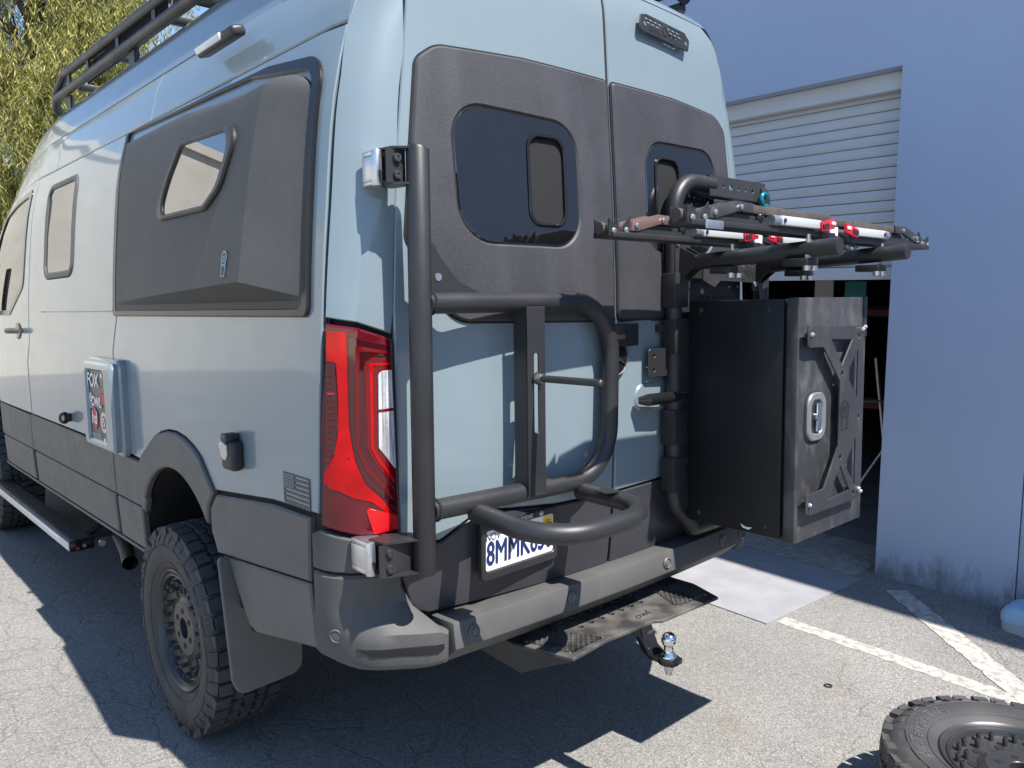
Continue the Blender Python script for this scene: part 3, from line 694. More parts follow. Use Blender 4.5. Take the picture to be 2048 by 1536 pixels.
# ---- corner pillars, tail lamps, bumper corners
def corner(s):
    U = fu(s)
    seam = [(-1.024, 2.636), (-.989, 2.283), (-.996, 1.957), (-1.008, 1.650)]
    edge = [(-.825, 1.604), (-.818, 1.667), (-.820, 1.97), (-.817, 2.104), (-.826, 2.357), (-.858, 2.487), (-.867, 2.60), (-.869, 2.636)]
    panel('corner_pillar', U, seam+[(-.918, 1.636)]+edge, (), PAINT, van, .06, .02, .003)
    panel('pillar_filler', U, [(-1.024, 1.07), (-1.06, 1.07), (-1.03, 1.64), (-1.0, 1.66)], (), BLACK, van, .06, .01, .001, -.012)
    tl = panel('tail_lamp', U, [(-1.006, 1.634), (-.918, 1.622), (-.824, 1.590), (-.817, 1.324), (-.810, 1.055), (-.92, 1.060), (-1.036, 1.082), (-1.030, 1.20), (-1.028, 1.356), (-1.008, 1.536)], (), TLDARK, van, .035, .025, .006, .006)
    T = lambda nm, poly, m, o=.0075, st=.03: panel(nm, U, poly, (), m, tl, st, .006, .0008, o)
    # bright red body: column down the outer side, swelling into the elbow
    T('red_lens', [(-1.000, 1.615), (-.945, 1.610), (-.943, 1.36), (-.930, 1.27), (-.905, 1.205), (-.868, 1.165), (-.835, 1.12), (-.818, 1.105), (-.816, 1.085), (-.845, 1.115), (-.89, 1.155), (-.93, 1.165), (-.97, 1.185), (-1.0, 1.19), (-1.018, 1.205), (-1.016, 1.235), (-.985, 1.28), (-.972, 1.34), (-.968, 1.43), (-.972, 1.53), (-1.0, 1.535)], TLRED)
    T('dark_band', [(-.940, 1.600), (-.832, 1.572), (-.829, 1.545), (-.885, 1.545), (-.902, 1.52), (-.904, 1.30), (-.885, 1.255), (-.825, 1.16), (-.822, 1.125), (-.865, 1.168), (-.903, 1.208), (-.928, 1.27), (-.940, 1.36)], TLDEEP)
    T('light_guide', [(-.922, 1.575), (-.831, 1.556), (-.830, 1.549), (-.912, 1.560), (-.915, 1.30), (-.895, 1.25), (-.826, 1.157), (-.826, 1.146), (-.901, 1.24), (-.924, 1.30)], TLMID, .0092)
    T('inner_lens', [(-.898, 1.535), (-.831, 1.535), (-.826, 1.18), (-.880, 1.262), (-.898, 1.30)], TLMID, .0078)
    T('light_guide', [(-.888, 1.527), (-.832, 1.527), (-.832, 1.521), (-.880, 1.520), (-.880, 1.30), (-.866, 1.27), (-.827, 1.212), (-.827, 1.200), (-.872, 1.265), (-.888, 1.30)], TLRED, .0095)
    T('reverse_lens', rpoly([(-.866, 1.506, .015), (-.829, 1.508, .002), (-.822, 1.236, .002), (-.868, 1.300, .012)], 4), TLCLEAR, .0105)
    T('lens_divider', [(-.867, 1.404), (-.826, 1.406), (-.826, 1.398), (-.867, 1.396)], TLMID, .0116)
    T('reflector', rpoly([(-.905, 1.14, .01), (-.880, 1.132, .004), (-.822, 1.108, .002), (-.816, 1.070, .004), (-.885, 1.064, .01)], 3), TLBRT, .009)
    T('side_marker', rpoly([(-1.001, 1.53, .006), (-.974, 1.53, .012), (-.970, 1.36, .01), (-.982, 1.29, .01), (-1.012, 1.235, .004)], 3), TLDEEP, .0085)
    for k in range(15):
        z_ = 1.500-k*.0165; sh = -.0022*max(0, k-8)
        T('marker_bar', [(-.998+sh, z_), (-.978+sh*1.2, z_), (-.978+sh*1.2, z_-.0045), (-.998+sh, z_-.0045)], TLBRT if k == 3 else TLMID, .0098)
    # bumper corner: swells out into a little shelf below the lamp
    def BU(u, v, d):
        sw = sst(.85, .785, v)*sst(-1.03, -.85, u); bot = sst(.715, .65, v)
        return offs(-s*u, v, d+(.056+.052*sst(-.90, -.735, u))*sw-.02*bot)
    panel('bumper_corner', U, [(-1.086, 1.052), (-1.04, 1.070), (-.92, 1.050), (-.812, 1.045), (-.807, .956), (-1.084, .952)], (), BUMPM, van, .05, .025, .006, .006)
    panel('bumper_corner', BU, [(-1.084, .945), (-.807, .949), (-.805, .90), (-.775, .835), (-.735, .80), (-.715, .790), (-.715, .688), (-.80, .682), (-.93, .682), (-1.05, .692), (-1.082, .704)], (), BUMPM, van, .03, .025, .008, .006)
    panel('rear_reflector', BU, [(-.93, .752), (-.735, .765), (-.732, .745), (-.75, .733), (-.90, .733)], (), GLOSSB, van, .03, .006, .002, .0085)
    for u, v in ((-.985, .775),):
        c = BU(u, v, .006); nn = (BU(u, v, .05)-c).normalized()
        G().lathe([(.0001, .003), (.012, .003), (.013, .001), (.016, .001), (.018, .004), (.021, .001)], c, nn, 20).build('parking_sensor', CLAD, van)
corner(-1); corner(1)
# centre of the bumper, two powder coated lengths with sensors
bm_ = G(); pf = [(-.025, .772), (-.015, .787), (-.120, .791), (-.130, .716), (-.112, .700), (-.05, .650), (-.03, .65)]
nb = len(pf); xs_ = [-.7225, -.4, 0, .4, .7225]
for i, x in enumerate(xs_):
    cu_ = .045*x*x
    bm_.v += [(x, y+cu_, z) for y, z in pf]
bm_.f += [(i*nb+j, (i+1)*nb+j, (i+1)*nb+(j+1) % nb, i*nb+(j+1) % nb) for i in range(len(xs_)-1) for j in range(nb)]+[tuple(range(nb)), tuple((len(xs_)-1)*nb+j for j in range(nb-1, -1, -1))]
bump = bm_.build('bumper_step', BUMPM, van, ang=25, bevel=.004)
for x in (-.655, -.265, .225, .60):
    G().lathe([(.0001, .004), (.011, .004), (.012, .0015), (.015, .0015), (.017, .005), (.021, .001)], (x, -.1265+.045*x*x, .752), (0, -1, .08), 20).build('parking_sensor', CLAD, bump)
# ---- rear doors
def rear_door(s):
    F_ = fr(s)
    up = [(-.006, 2.838), (-.006, 1.041), (-.275, 1.046), (-.45, 1.062), (-.52, 1.072), (-.60, 1.060), (-.70, 1.01), (-.828, 1.005), (-.829, 1.06), (-.835, 1.667), (-.816, 1.972), (-.802, 2.104), (-.768, 2.357), (-.752, 2.487), (-.744, 2.60), (-.722, 2.70), (-.690, 2.77), (-.62, 2.838)]
    d = panel('rear_door', F_, up, (), PAINT, van, .075, .02, .004)
    # sunken door skin below the glass panel catches a soft edge
    panel('lower_door_panel', F_, [(-.006, 1.034), (-.275, 1.039), (-.45, 1.055), (-.52, 1.065), (-.598, 1.053), (-.698, 1.003), (-.828, .998), (-.823, .93), (-.795, .845), (-.772, .815), (-.732, .797), (-.56, .792), (-.006, .784)], (), mat_lower, d, .07, .02, .004, .001)
    bp = rpoly([(-.672, 2.385, .10), (-.735, 2.34, .05), (-.765, 2.104, .3), (-.792, 1.86, .05), (-.66, 1.632, .12), (-.013, 1.622, .012), (-.013, 2.394, .012), (-.37, 2.398, .5)], 7)
    win = rpoly([(-.642, 2.243, .10), (-.172, 2.228, .10), (-.166, 1.851, .10), (-.625, 1.853, .12)], 8)
    panel('black_door_panel', F_, bp, [win], BLINER, d, .07, .014, .006, .012)
    panel('panel_gasket', F_, inset(bp if area2(bp) > 0 else bp[::-1], -.006), (), BLACK, d, .10, .004, .001, .0035)
    gl = panel('rear_window', F_, inset(win if area2(win) > 0 else win[::-1], .004), [rrect(-.377, 1.912, -.224, 2.185, .045)], GLASS, d, .25, .010, .0025, .010)
    panel('slider_frame', F_, rrect(-.378, 1.911, -.223, 2.186, .045), [rrect(-.368, 1.922, -.233, 2.174, .038)], GLOSSB, d, .08, .022, .003, .016)
    panel('slider_screen', F_, rrect(-.369, 1.921, -.232, 2.175, .038), (), MESHM, d, .2, .004, .001, -.004)
    panel('window_seal', F_, inset(win if area2(win) > 0 else win[::-1], -.0), [inset(win if area2(win) > 0 else win[::-1], .005)], BLACK, d, .08, .010, .001, .0065)
    return d
mat_lower = mat('satin_black_door', (.034, .034, .040), .40, 0, .2, 3, bump=.06, bscale=400)
rdl = rear_door(-1); rdr = rear_door(1)
FR_, FRR = fr(-1), lambda x, v, d: offs(u_of_x(x, v), v, d)          # FRR: real x anywhere across the tail
# door strip between the black panels
panel('centre_seal', FRR, [(-.0055, 1.625), (.0055, 1.625), (.0055, 2.83), (-.0055, 2.83)], (), BLACK, van, .1, .004, .001, -.004)
# three pointed badge, handle, lock
c = FRR(-.012, 1.500, .004)
bd = G().lathe([(.0001, .008), (.048, .010), (.060, .008), (.066, .0)], c, (0, -1, .02), 32).build('badge', GLOSSB, rdl)
G().lathe([(.058, .009), (.061, .0135), (.066, .009)], c, (0, -1, .02), 32).build('badge_ring', STEEL, rdl)
g = G()
for k in range(3):
    a = R(90+120*k); g.prism([(0, .006), (.056, 0), (0, -.006)], c+Vector((0, -.011, 0)), (math.cos(a), 0, math.sin(a)), (-math.sin(a), 0, math.cos(a)), (0, -.004, 0))
g.build('badge_star', STEEL, rdl)
panel('handle_cup', FRR, rpoly([(.10, 1.40, .05), (.33, 1.40, .05), (.33, 1.30, .05), (.10, 1.30, .05)]), (), PAINT, rdr, .05, .008, .006, .006)
g = G(); g.tube([(.095, -.095, 1.345), (.12, -.118, 1.347), (.22, -.122, 1.347), (.32, -.116, 1.345), (.34, -.07, 1.345)], [.012, .021, .021, .019, .016], 12); g.build('door_handle', GLOSSB, rdr)
g = G().sphere((.315, -.072, 1.155), 1, 20, 12, .035, .028, .06); g.build('door_stop', GLOSSB, rdr)
# emblem plate with slots up on the right door
E0 = FRR(.155, 2.682, .022); E1 = FRR(.462, 2.662, .022); EN = (FRR(.3, 2.67, .06)-FRR(.3, 2.67, 0)).normalized()
EU = (E1-E0).normalized(); EV = EN.cross(EU).normalized(); EL = (E1-E0).length
ef = flat(E0, EU, EV); hs_ = []
for i in range(9):
    for j in range(3):
        a = .045+i*.027+(j % 2)*.012; b = -.004+j*.012
        if a < EL-.05 and not (.13 < a < .178) and not (j == 0 and a < .135): hs_.append(rrect(a-.010, b-.0035, a+.010, b+.0035, .001, 2))
hs_ += [circ(.030, -.004, .008, 12), circ(EL-.028, -.006, .008, 12)]
em = panel('emblem_plate', ef, rpoly([(0, -.030, .012), (EL-.01, -.030, .010), (EL, .012, .010), (EL-.03, .034, .008), (.045, .034, .004), (.01, .024, .004)]), hs_, SATIN, van, .05, .004, .0008, back=True)
text('emblem_letters', 'OWL', ef, .026, BLACK, em, .0012, cx=.088, cy=-.012, sx=1.15, bold=.0008)
g = G(); g.add(*(lambda q: ([ef(.153+x, .002+y, .0022) for x, y in circ(0, 0, .016, 18)]+[ef(.153+x, .002+y, .0022) for x, y in circ(0, 0, .012, 18)], [(i, (i+1) % 18, 18+(i+1) % 18, 18+i) for i in range(18)]))(0)); g.build('emblem_mark', BLACK, em)
G().cyl(ef(.03, -.004, -.006), ef(.03, -.004, .002), .0075, 12).cyl(ef(EL-.028, -.006, -.006), ef(EL-.028, -.006, .002), .0075, 12).build('screws', ZINC, em)
# licence plate
pf_ = flat((-.430, -.062, .952), (1, .034, 0), (0, -.03, 1))
lp = panel('licence_plate', pf_, rrect(-.150, -.066, .150, .072, .014), (), PLATEW, van, .1, .004, .001)
panel('plate_frame', pf_, rrect(-.163, -.085, .163, .090, .016), [rrect(-.145, -.056, .145, .066, .010)], SATIN, lp, .1, .014, .004, .006)
text('plate_number', '8MMK650', pf_, .102, INKB, lp, .0012, cx=0, cy=-.008, sx=.66, bold=.0020)
text('plate_month', 'NOV', pf_, .034, INKK, lp, .0012, cx=-.115, cy=.045, sx=.8)
text('plate_state', 'California', pf_, .036, INKR, lp, .0012, cx=-.01, cy=.047, sx=.8, shear=.3)
panel('year_sticker', pf_, rrect(.098, .040, .140, .062, .003), (), INKY, lp, .1, .001, .0002, .0016)
panel('year_sticker', pf_, rrect(.098, .022, .140, .041, .002), (), INKR, lp, .1, .001, .0002, .0016)
text('year_number', '2022', pf_, .016, INKK, lp, .0022, cx=.119, cy=.046, sx=.8)
text('frame_letters', 'VAN CONVERSIONS', pf_, .018, PLATEW, lp, .0066, cx=-.02, cy=.0775, sx=.8)
G().lathe([(.0001, .003), (.006, .003), (.008, .0)], pf_(.085, .078, .006), (0, -1, .03), 14).build('frame_bolt', ZINC, lp)

# ---- flared sleeping pod on the left flank
def flare(s):
    P0 = [(.165, 0), (.188, .0), (.198, .06), (.335, 1.0), (.39, .985), (.9, .66), (1.4, .30), (1.78, .03), (1.80, 0), (1.825, 0)]
    ztop, zbot = 2.395, 1.668
    def zt(y): return 2.325-.045*sst(1.3, .45, y)-.085*max(0., 1-(y-.165)/.16)**2.2
    def kf(y): return float(np.interp(y, [p[0] for p in P0], [p[1] for p in P0]))
    def pos(y, row):
        k = kf(y); kind, q = row
        if kind == 0: z, o = zbot+.027*q, .010
        elif kind == 1: z, o = zbot+.027+(.012+.042*k)*q, .010+q*k*.112
        elif kind == 2:
            zl = zbot+.039+.042*k; z = zl+(zt(y)-zl)*q; o = .010+k*(.112-.040*q)
        else:
            a_ = q*math.pi/2; z = zt(y)+.045*math.sin(a_); o = .010+k*.072*math.cos(a_)
        return (s*(herm(z, 1)+o), y, z)
    def ppt(y, z):
        k = kf(y); zl = zbot+.039+.042*k
        return pos(y, (2, (z-zl)/(zt(y)-zl)))
    ys2 = [.165, .186, .188, .192, .198, .22, .25, .28, .31, .335, .345, .355, .375, .40, .44]+list(np.linspace(.5, 1.74, 14))+[1.78, 1.80, 1.825]
    ts = [(0, 0), (0, .5), (0, 1), (1, .25), (1, .5), (1, .75), (1, .93), (2, 0)]+[(2, q) for q in np.linspace(.02, 1, 16)]+[(3, q) for q in (.2, .4, .6, .8, .93, 1)]
    g = G(); n = len(ys2); g.add([pos(y, t) for t in ts for y in ys2], [(j*n+i, j*n+i+1, (j+1)*n+i+1, (j+1)*n+i) for j in range(len(ts)-1) for i in range(n-1)])
    b = len(g.v); per = [i for i in range(n)]+[j*n+n-1 for j in range(1, len(ts))]+[(len(ts)-1)*n+i for i in range(n-2, -1, -1)]+[j*n for j in range(len(ts)-2, 0, -1)]
    g.v += [(g.v[i][0]-s*.03, g.v[i][1], g.v[i][2]) for i in per]; m = len(per)
    g.f += [(per[i], per[(i+1) % m], b+(i+1) % m, b+i) for i in range(m)]
    pod = g.build('flared_window_pod', TEXT_ABS, van, ang=17)
    panel('pod_gasket', fs(s), rpoly([(.148, 1.650, .03), (1.845, 1.650, .01), (1.845, 2.415, .02), (.5, 2.395, .3), (.148, 2.350, .10)]), [rpoly([(.18, 1.675, .03), (1.81, 1.675, .01), (1.81, 2.408, .01), (.62, 2.382, .2), (.186, 2.315, .08)])], GLOSSB2, van, .1, .012, .004, .012)
    # window in the slanting face
    A, B, Cc, D = [Vector(ppt(y, z)) for y, z in ((.50, 2.10), (1.10, 2.10), (.80, 1.95), (.80, 2.22))]
    U_ = (B-A).normalized()*(1); V_ = (D-Cc).normalized(); O = Vector(ppt(.80, 2.10)); ff_ = flat(O, -U_ if s < 0 else U_, V_)
    q = lambda y, z: ((y-.80)/U_.y*(-1 if s < 0 else 1), (z-O.z)/V_.z)
    wp = [(.985, 2.240, .07), (.425, 2.208, .06), (.535, 2.03, .12), (.655, 1.976, .10), (1.195, 1.988, .05), (1.125, 2.115, .4)]
    pr = lambda k, r: rpoly([(*[a_*k for a_ in q(y, z)], rr*k) for y, z, rr in wp], 8)
    panel('pod_window_frame', ff_, pr(1.0, .06), [pr(.86, .05)], SATIN, pod, .1, .03, .006, .012)
    panel('pod_window', ff_, pr(.865, .05), (), GLASSS, pod, .3, .006, .001, .004)
    # small owl mark
    return pod, ppt
pod, ppos = flare(-1); flare(1)
pf2 = lambda a, b, d: Vector(ppos(.45-a, b+1.80))+Vector((-1, -.15, 0))*d
def owl_mark(fn, k, m, parent, off=.002):
    g = G()
    ring = lambda cx, cy, r0, r1, a0=0, a1=360, n=20: g.add([fn((cx+r*math.cos(R(a0+(a1-a0)*i/n)))*k, (cy+r*math.sin(R(a0+(a1-a0)*i/n)))*k, off) for r in (r0, r1) for i in range(n+1)], [(i, i+1, n+2+i, n+1+i) for i in range(n)])
    ring(0, .35, .30, .42); ring(0, .35, .10, .20, 180, 360); ring(-.10, .42, .03, .09); ring(.10, .42, .03, .09)
    for sx in (-1, 1):
        g.add([fn(x*sx*k, y*k, off) for x, y in ((.36, .12), (.26, .08), (.16, -.45), (.28, -.45))], [(0, 1, 2, 3)])
        g.add([fn(x*sx*k, y*k, off) for x, y in ((.06, -.50), (.34, -.50), (.34, -.60), (.06, -.60))], [(0, 1, 2, 3)])
    return g.build('owl_mark', m, parent)
owl_mark(pf2, .055, DECALB, pod, .004)

# ---- small fittings on the left flank
lk = empty('access_hatch', van, (-1.0, 1.965, 1.262))
hf = flat((-.048, 0, 0), (0, -1, 0), (0, 0, 1))
panel('hatch_frame', hf, rrect(-.215, -.19, .215, .19, .035), [rrect(-.150, -.155, .105, .150, .012)], PAINT, lk, .1, .05, .010, .012)
panel('hatch_rim', hf, rrect(-.235, -.205, .235, .205, .04), (), PAINT, lk, .1, .03, .008, -.018)
panel('sticker_panel', hf, rrect(-.152, -.157, .107, .152, .012), (), STKPANEL, lk, .3, .004, .001, .000)
hs2 = flat((-.049, 0, 0), (0, -1, 0), (0, 0, 1))
for s_, x, y, sz, m in (('FOX', -.075, .105, .085, PLATEW), ('OWL', -.035, .012, .062, PLATEW), ('hd', -.075, -.062, .075, PLATEW)):
    text('sticker_letters', s_, hs2, sz, m, lk, .0035, cx=x, cy=y, shear=.12, bold=.002)
owl_mark(lambda a, b, d: hs2(a-.118, b+.012, d), .050, PLATEW, lk, .003)
def blob(name, poly, m, o=.002): panel(name, hs2, poly, (), m, lk, .1, .001, .0002, o)
blob('red_sticker', circ(-.075, -.062, .050, 8), INKR); blob('round_sticker', circ(.055, -.07, .046, 18), CREAMD); blob('red_sticker', rrect(.02, .01, .10, .055, .003), INKR)
blob('round_sticker', circ(.055, -.07, .030, 18), INKR, .003); text('sticker_letters', '15', hs2, .05, PLATEW, lk, .0045, cx=.055, cy=-.07, bold=.002)
text('sticker_letters', 'vancraft', hs2, .04, TEALINK, lk, .003, cx=-.06, cy=-.135); blob('round_sticker', circ(.085, .135, .012, 12), PLATEW, .012); blob('round_sticker', circ(.09, -.145, .012, 12), PLATEW, .012)
# hook eye beside the hatch
hk = G().tube([(-1.0+.02*math.cos(a)-.03, 2.665+.0*a, 1.138+.024*math.sin(a)) for a in np.linspace(0, 6.28, 18)], .007, 8).build('tie_hook', GLOSSB, van)
G().cyl((-1.0, 2.665, 1.138), (-1.035, 2.665, 1.138), .022, 14).build('tie_hook', GLOSSB, van)
# outside socket with lifted cap
so_ = G().box((-1.042, .600, 1.165), (-1.0, .688, 1.262)).build('power_inlet', SATIN, van, bevel=.014, seg=3)
panel('inlet_flap', flat((-1.044, .648, 1.228), (0, -1, 0), (-.12, 0, 1)), rpoly([(-.030, .028, .012), (.026, .028, .012), (.022, -.012, .02), (-.006, -.036, .015), (-.026, -.012, .015)]), (), ALU, so_, .05, .008, .003, .006)
G().box((-1.05, .622, 1.258), (-1.004, .668, 1.284)).build('inlet_hinge', SATIN, so_, bevel=.006)
# flag decal in grey vinyl
ff_ = lambda a, b, d: offs(-u_of_y(a, b), b, d)
fl = panel('flag_decal', ff_, [(.335, 1.203), (.178, 1.203), (.178, 1.112), (.335, 1.112)], [[(.266-.0, 1.198-k*.0138), (.183, 1.198-k*.0138), (.183, 1.1915-k*.0138), (.266, 1.1915-k*.0138)] for k in range(3)]+[[(.330, 1.1566-k*.0138), (.183, 1.1566-k*.0138), (.183, 1.1501-k*.0138), (.330, 1.1501-k*.0138)] for k in range(3)], DECAL, van, .05, .002, .0004, .0025)
g = G()
for i in range(6):
    for j in range(5):
        y, z_ = .325-i*.0098, 1.198-j*.0082; g.add([ff_(y+.0028*math.cos(a), z_+.0028*math.sin(a), .0032) for a in np.linspace(0, 6.28, 6)[:-1]], [(0, 1, 2, 3, 4)])
g.build('flag_stars', PAINT, fl)
# scene light on the upper flank
sl_ = G().obox((-.905, .862, 2.556), (.024, 0, .008), (0, .150, -.002), (-.006, 0, .017)).build('side_lamp', SATIN, van, bevel=.012, seg=3)
G().obox((-.931, .895, 2.551), (.006, 0, .002), (0, .100, -.002), (-.004, 0, .0095)).build('lamp_lens', LEDM, sl_, bevel=.003)
# ---- running board, exhaust, mud flap, underbody
rb = empty('running_board', van)
G().box((-1.055, 2.60, .475), (-.955, 5.0, .520)).build('board', SATIN, rb, bevel=.006)
for k in range(5): G().box((-1.046+k*.0185, 2.60, .5202), (-1.038+k*.0185, 4.99, .5240)).build('grip_rib', SATIN, rb)
G().box((-1.067, 2.60, .470), (-1.0555, 5.0, .512)).build('edge_strip', SILV, rb, bevel=.004)
ec = G().box((-1.066, 2.585, .466), (-.95, 2.5995, .524)).build('end_cap', GLOSSB, rb, bevel=.004)
G().cyl((-1.03, 2.578, .482), (-1.03, 2.586, .482), .008, 10).build('cap_mark', RED, rb); G().cyl((-.998, 2.578, .490), (-.998, 2.586, .490), .009, 12).build('bolt', ZINC, rb)
for y in (2.75, 4.3): G().box((-.955, y, .47), (-.62, y+.05, .50)).build('bracket', SATIN, rb); G().tube([(-.96, y+.02, .49), (-.75, y+.02, .58)], .016, 8).build('bracket', SATIN, rb)
G().cyl((-.93, 2.52, .50), (-.93, 2.535, .50), .016, 12).build('bolt', ZINC, rb)
G().tube([(-.62, 3.6, .50), (-.78, 2.75, .47), (-.82, 2.5, .44), (-.85, 2.36, .415)], [.05, .04, .038, .038], 16, caps=False).build('exhaust_tip', STEEL, van)
G().cyl((-.55, 3.9, .50), (-.62, 3.2, .50), .11, 20).build('silencer', SATIN, van)
mf = rpoly([(-1.035, .865, .02), (-.985, .83, .02), (-.93, .575, .02), (-.75, .50, .02), (-.752, .375, .05), (-.99, .362, .06), (-1.012, .42, .05)])
panel('mud_flap', flat((0, .735, 0), (1, 0, 0), (0, .04, 1)), mf, (), CLAD, van, .06, .012, .004, back=True)
mfr = [(-x, y) for x, y in mf]
panel('mud_flap', flat((0, .735, 0), (1, 0, 0), (0, .04, 1)), mfr, (), CLAD, van, .06, .012, .004, back=True)
G().box((-.72, .55, .54), (.72, 5.3, .66)).box((-.70, .06, .64), (.70, .56, .68)).build('underbody', BLACK, van)
for s in (-1, 1):
    for yc in (AC, 4.93):
        g = G(); n = 16
        g.add([(s*x, yc+.44*math.cos(math.pi*i/n), .64+.45*math.sin(math.pi*i/n)) for x in (.972, .62) for i in range(n+1)], [(i, i+1, n+2+i, n+1+i) for i in range(n)])
        g.add([(s*.62, yc-.44, .40), (s*.62, yc+.44, .40), (s*.62, yc+.44, 1.1), (s*.62, yc-.44, 1.1)], [(0, 1, 2, 3)])
        g.build('wheel_well', BLACK, van)
G().cyl((-.8, 1.284, .432), (.8, 1.284, .432), .05, 14).sphere((0, 1.284, .432), .15, 16, 10).build('rear_axle', SATIN, van)
# simple nose, out of frame
g = G(); secs = [(5.35, .97, .62, 1.62), (5.6, .95, .55, 1.40), (5.85, .90, .52, 1.30), (6.02, .78, .55, 1.15)]
for y, x, z0, z1 in secs: g.v += [(sx*x*kx, y, z0+(z1-z0)*kz) for sx, kx, kz in ((-1, .97, 0), (-1, 1, .2), (-1, .99, .7), (-1, .9, .96), (-1, .5, 1.0), (1, .5, 1.0), (1, .9, .96), (1, .99, .7), (1, 1, .2), (1, .97, 0))]
g.f += [(i*10+j, i*10+j+1, (i+1)*10+j+1, (i+1)*10+j) for i in range(3) for j in range(9)]+[tuple(30+j for j in range(10))]
g.build('bonnet', PAINT, van)
for sx in (-1, 1):
    G().box((sx*1.04-.06, 4.72, 1.66), (sx*1.04+.10*sx+.06, 4.86, 2.0)).build('door_mirror', SATIN, van, bevel=.03)
# ---- roof rack
rk = empty('roof_rack', van)
for x, m in ((-.765, 0), (.765, 0)):
    s = 1 if x > 0 else -1
    lo = fillet([(x, .22, 2.872), (x, 3.50, 2.905), (x-s*.02, 3.62, 2.865), (x-s*.12, 3.70, 2.83)], .08)
    up = fillet([(x, .20, 2.90), (x, .26, 2.955), (x, 3.30, 2.998), (x-s*.0, 3.50, 2.93), (x-s*.01, 3.56, 2.895)], .10)
    G().tube(lo, .024, 12).build('rail', SATIN, rk); G().tube(up, .024, 12).build('rail', SATIN, rk)
    for y in (.7, 1.25, 1.85, 2.35, 2.85, 3.22): G().box((x-.006, y-.022, 2.885), (x+.006, y+.022, 2.99)).build('upright', SATIN, rk)
    for y in (.9, 2.2, 3.3): G().obox((x-s*.02, y, 2.84), (.012, 0, 0), (0, .04, 0), (0, 0, .04)).build('foot', SATIN, rk)
    G().box((x-s*.035-.004, .5, 2.885), (x-s*.035+.004, 3.0, 2.985)).build('side_plate', BLINER, rk)
for y in (.4, 1.1, 1.8, 2.5, 3.2): G().box((-.72, y-.03, 2.90), (.72, y+.03, 2.93)).build('cross_bar', SATIN, rk, bevel=.004)
G().box((-.70, .45, 2.93), (.70, 1.62, 2.99)).build('solar_panel', GLOSSB, rk, bevel=.006)
G().sphere((-.745, 1.30, 3.0), 1, 18, 10, .035, .12, .05).build('awning_knuckle', SATIN, rk)
G().cyl((-.74, 1.72, 2.90), (-.74, 1.72, 2.975), .012, 12).build('bolt', ZINC, rk)

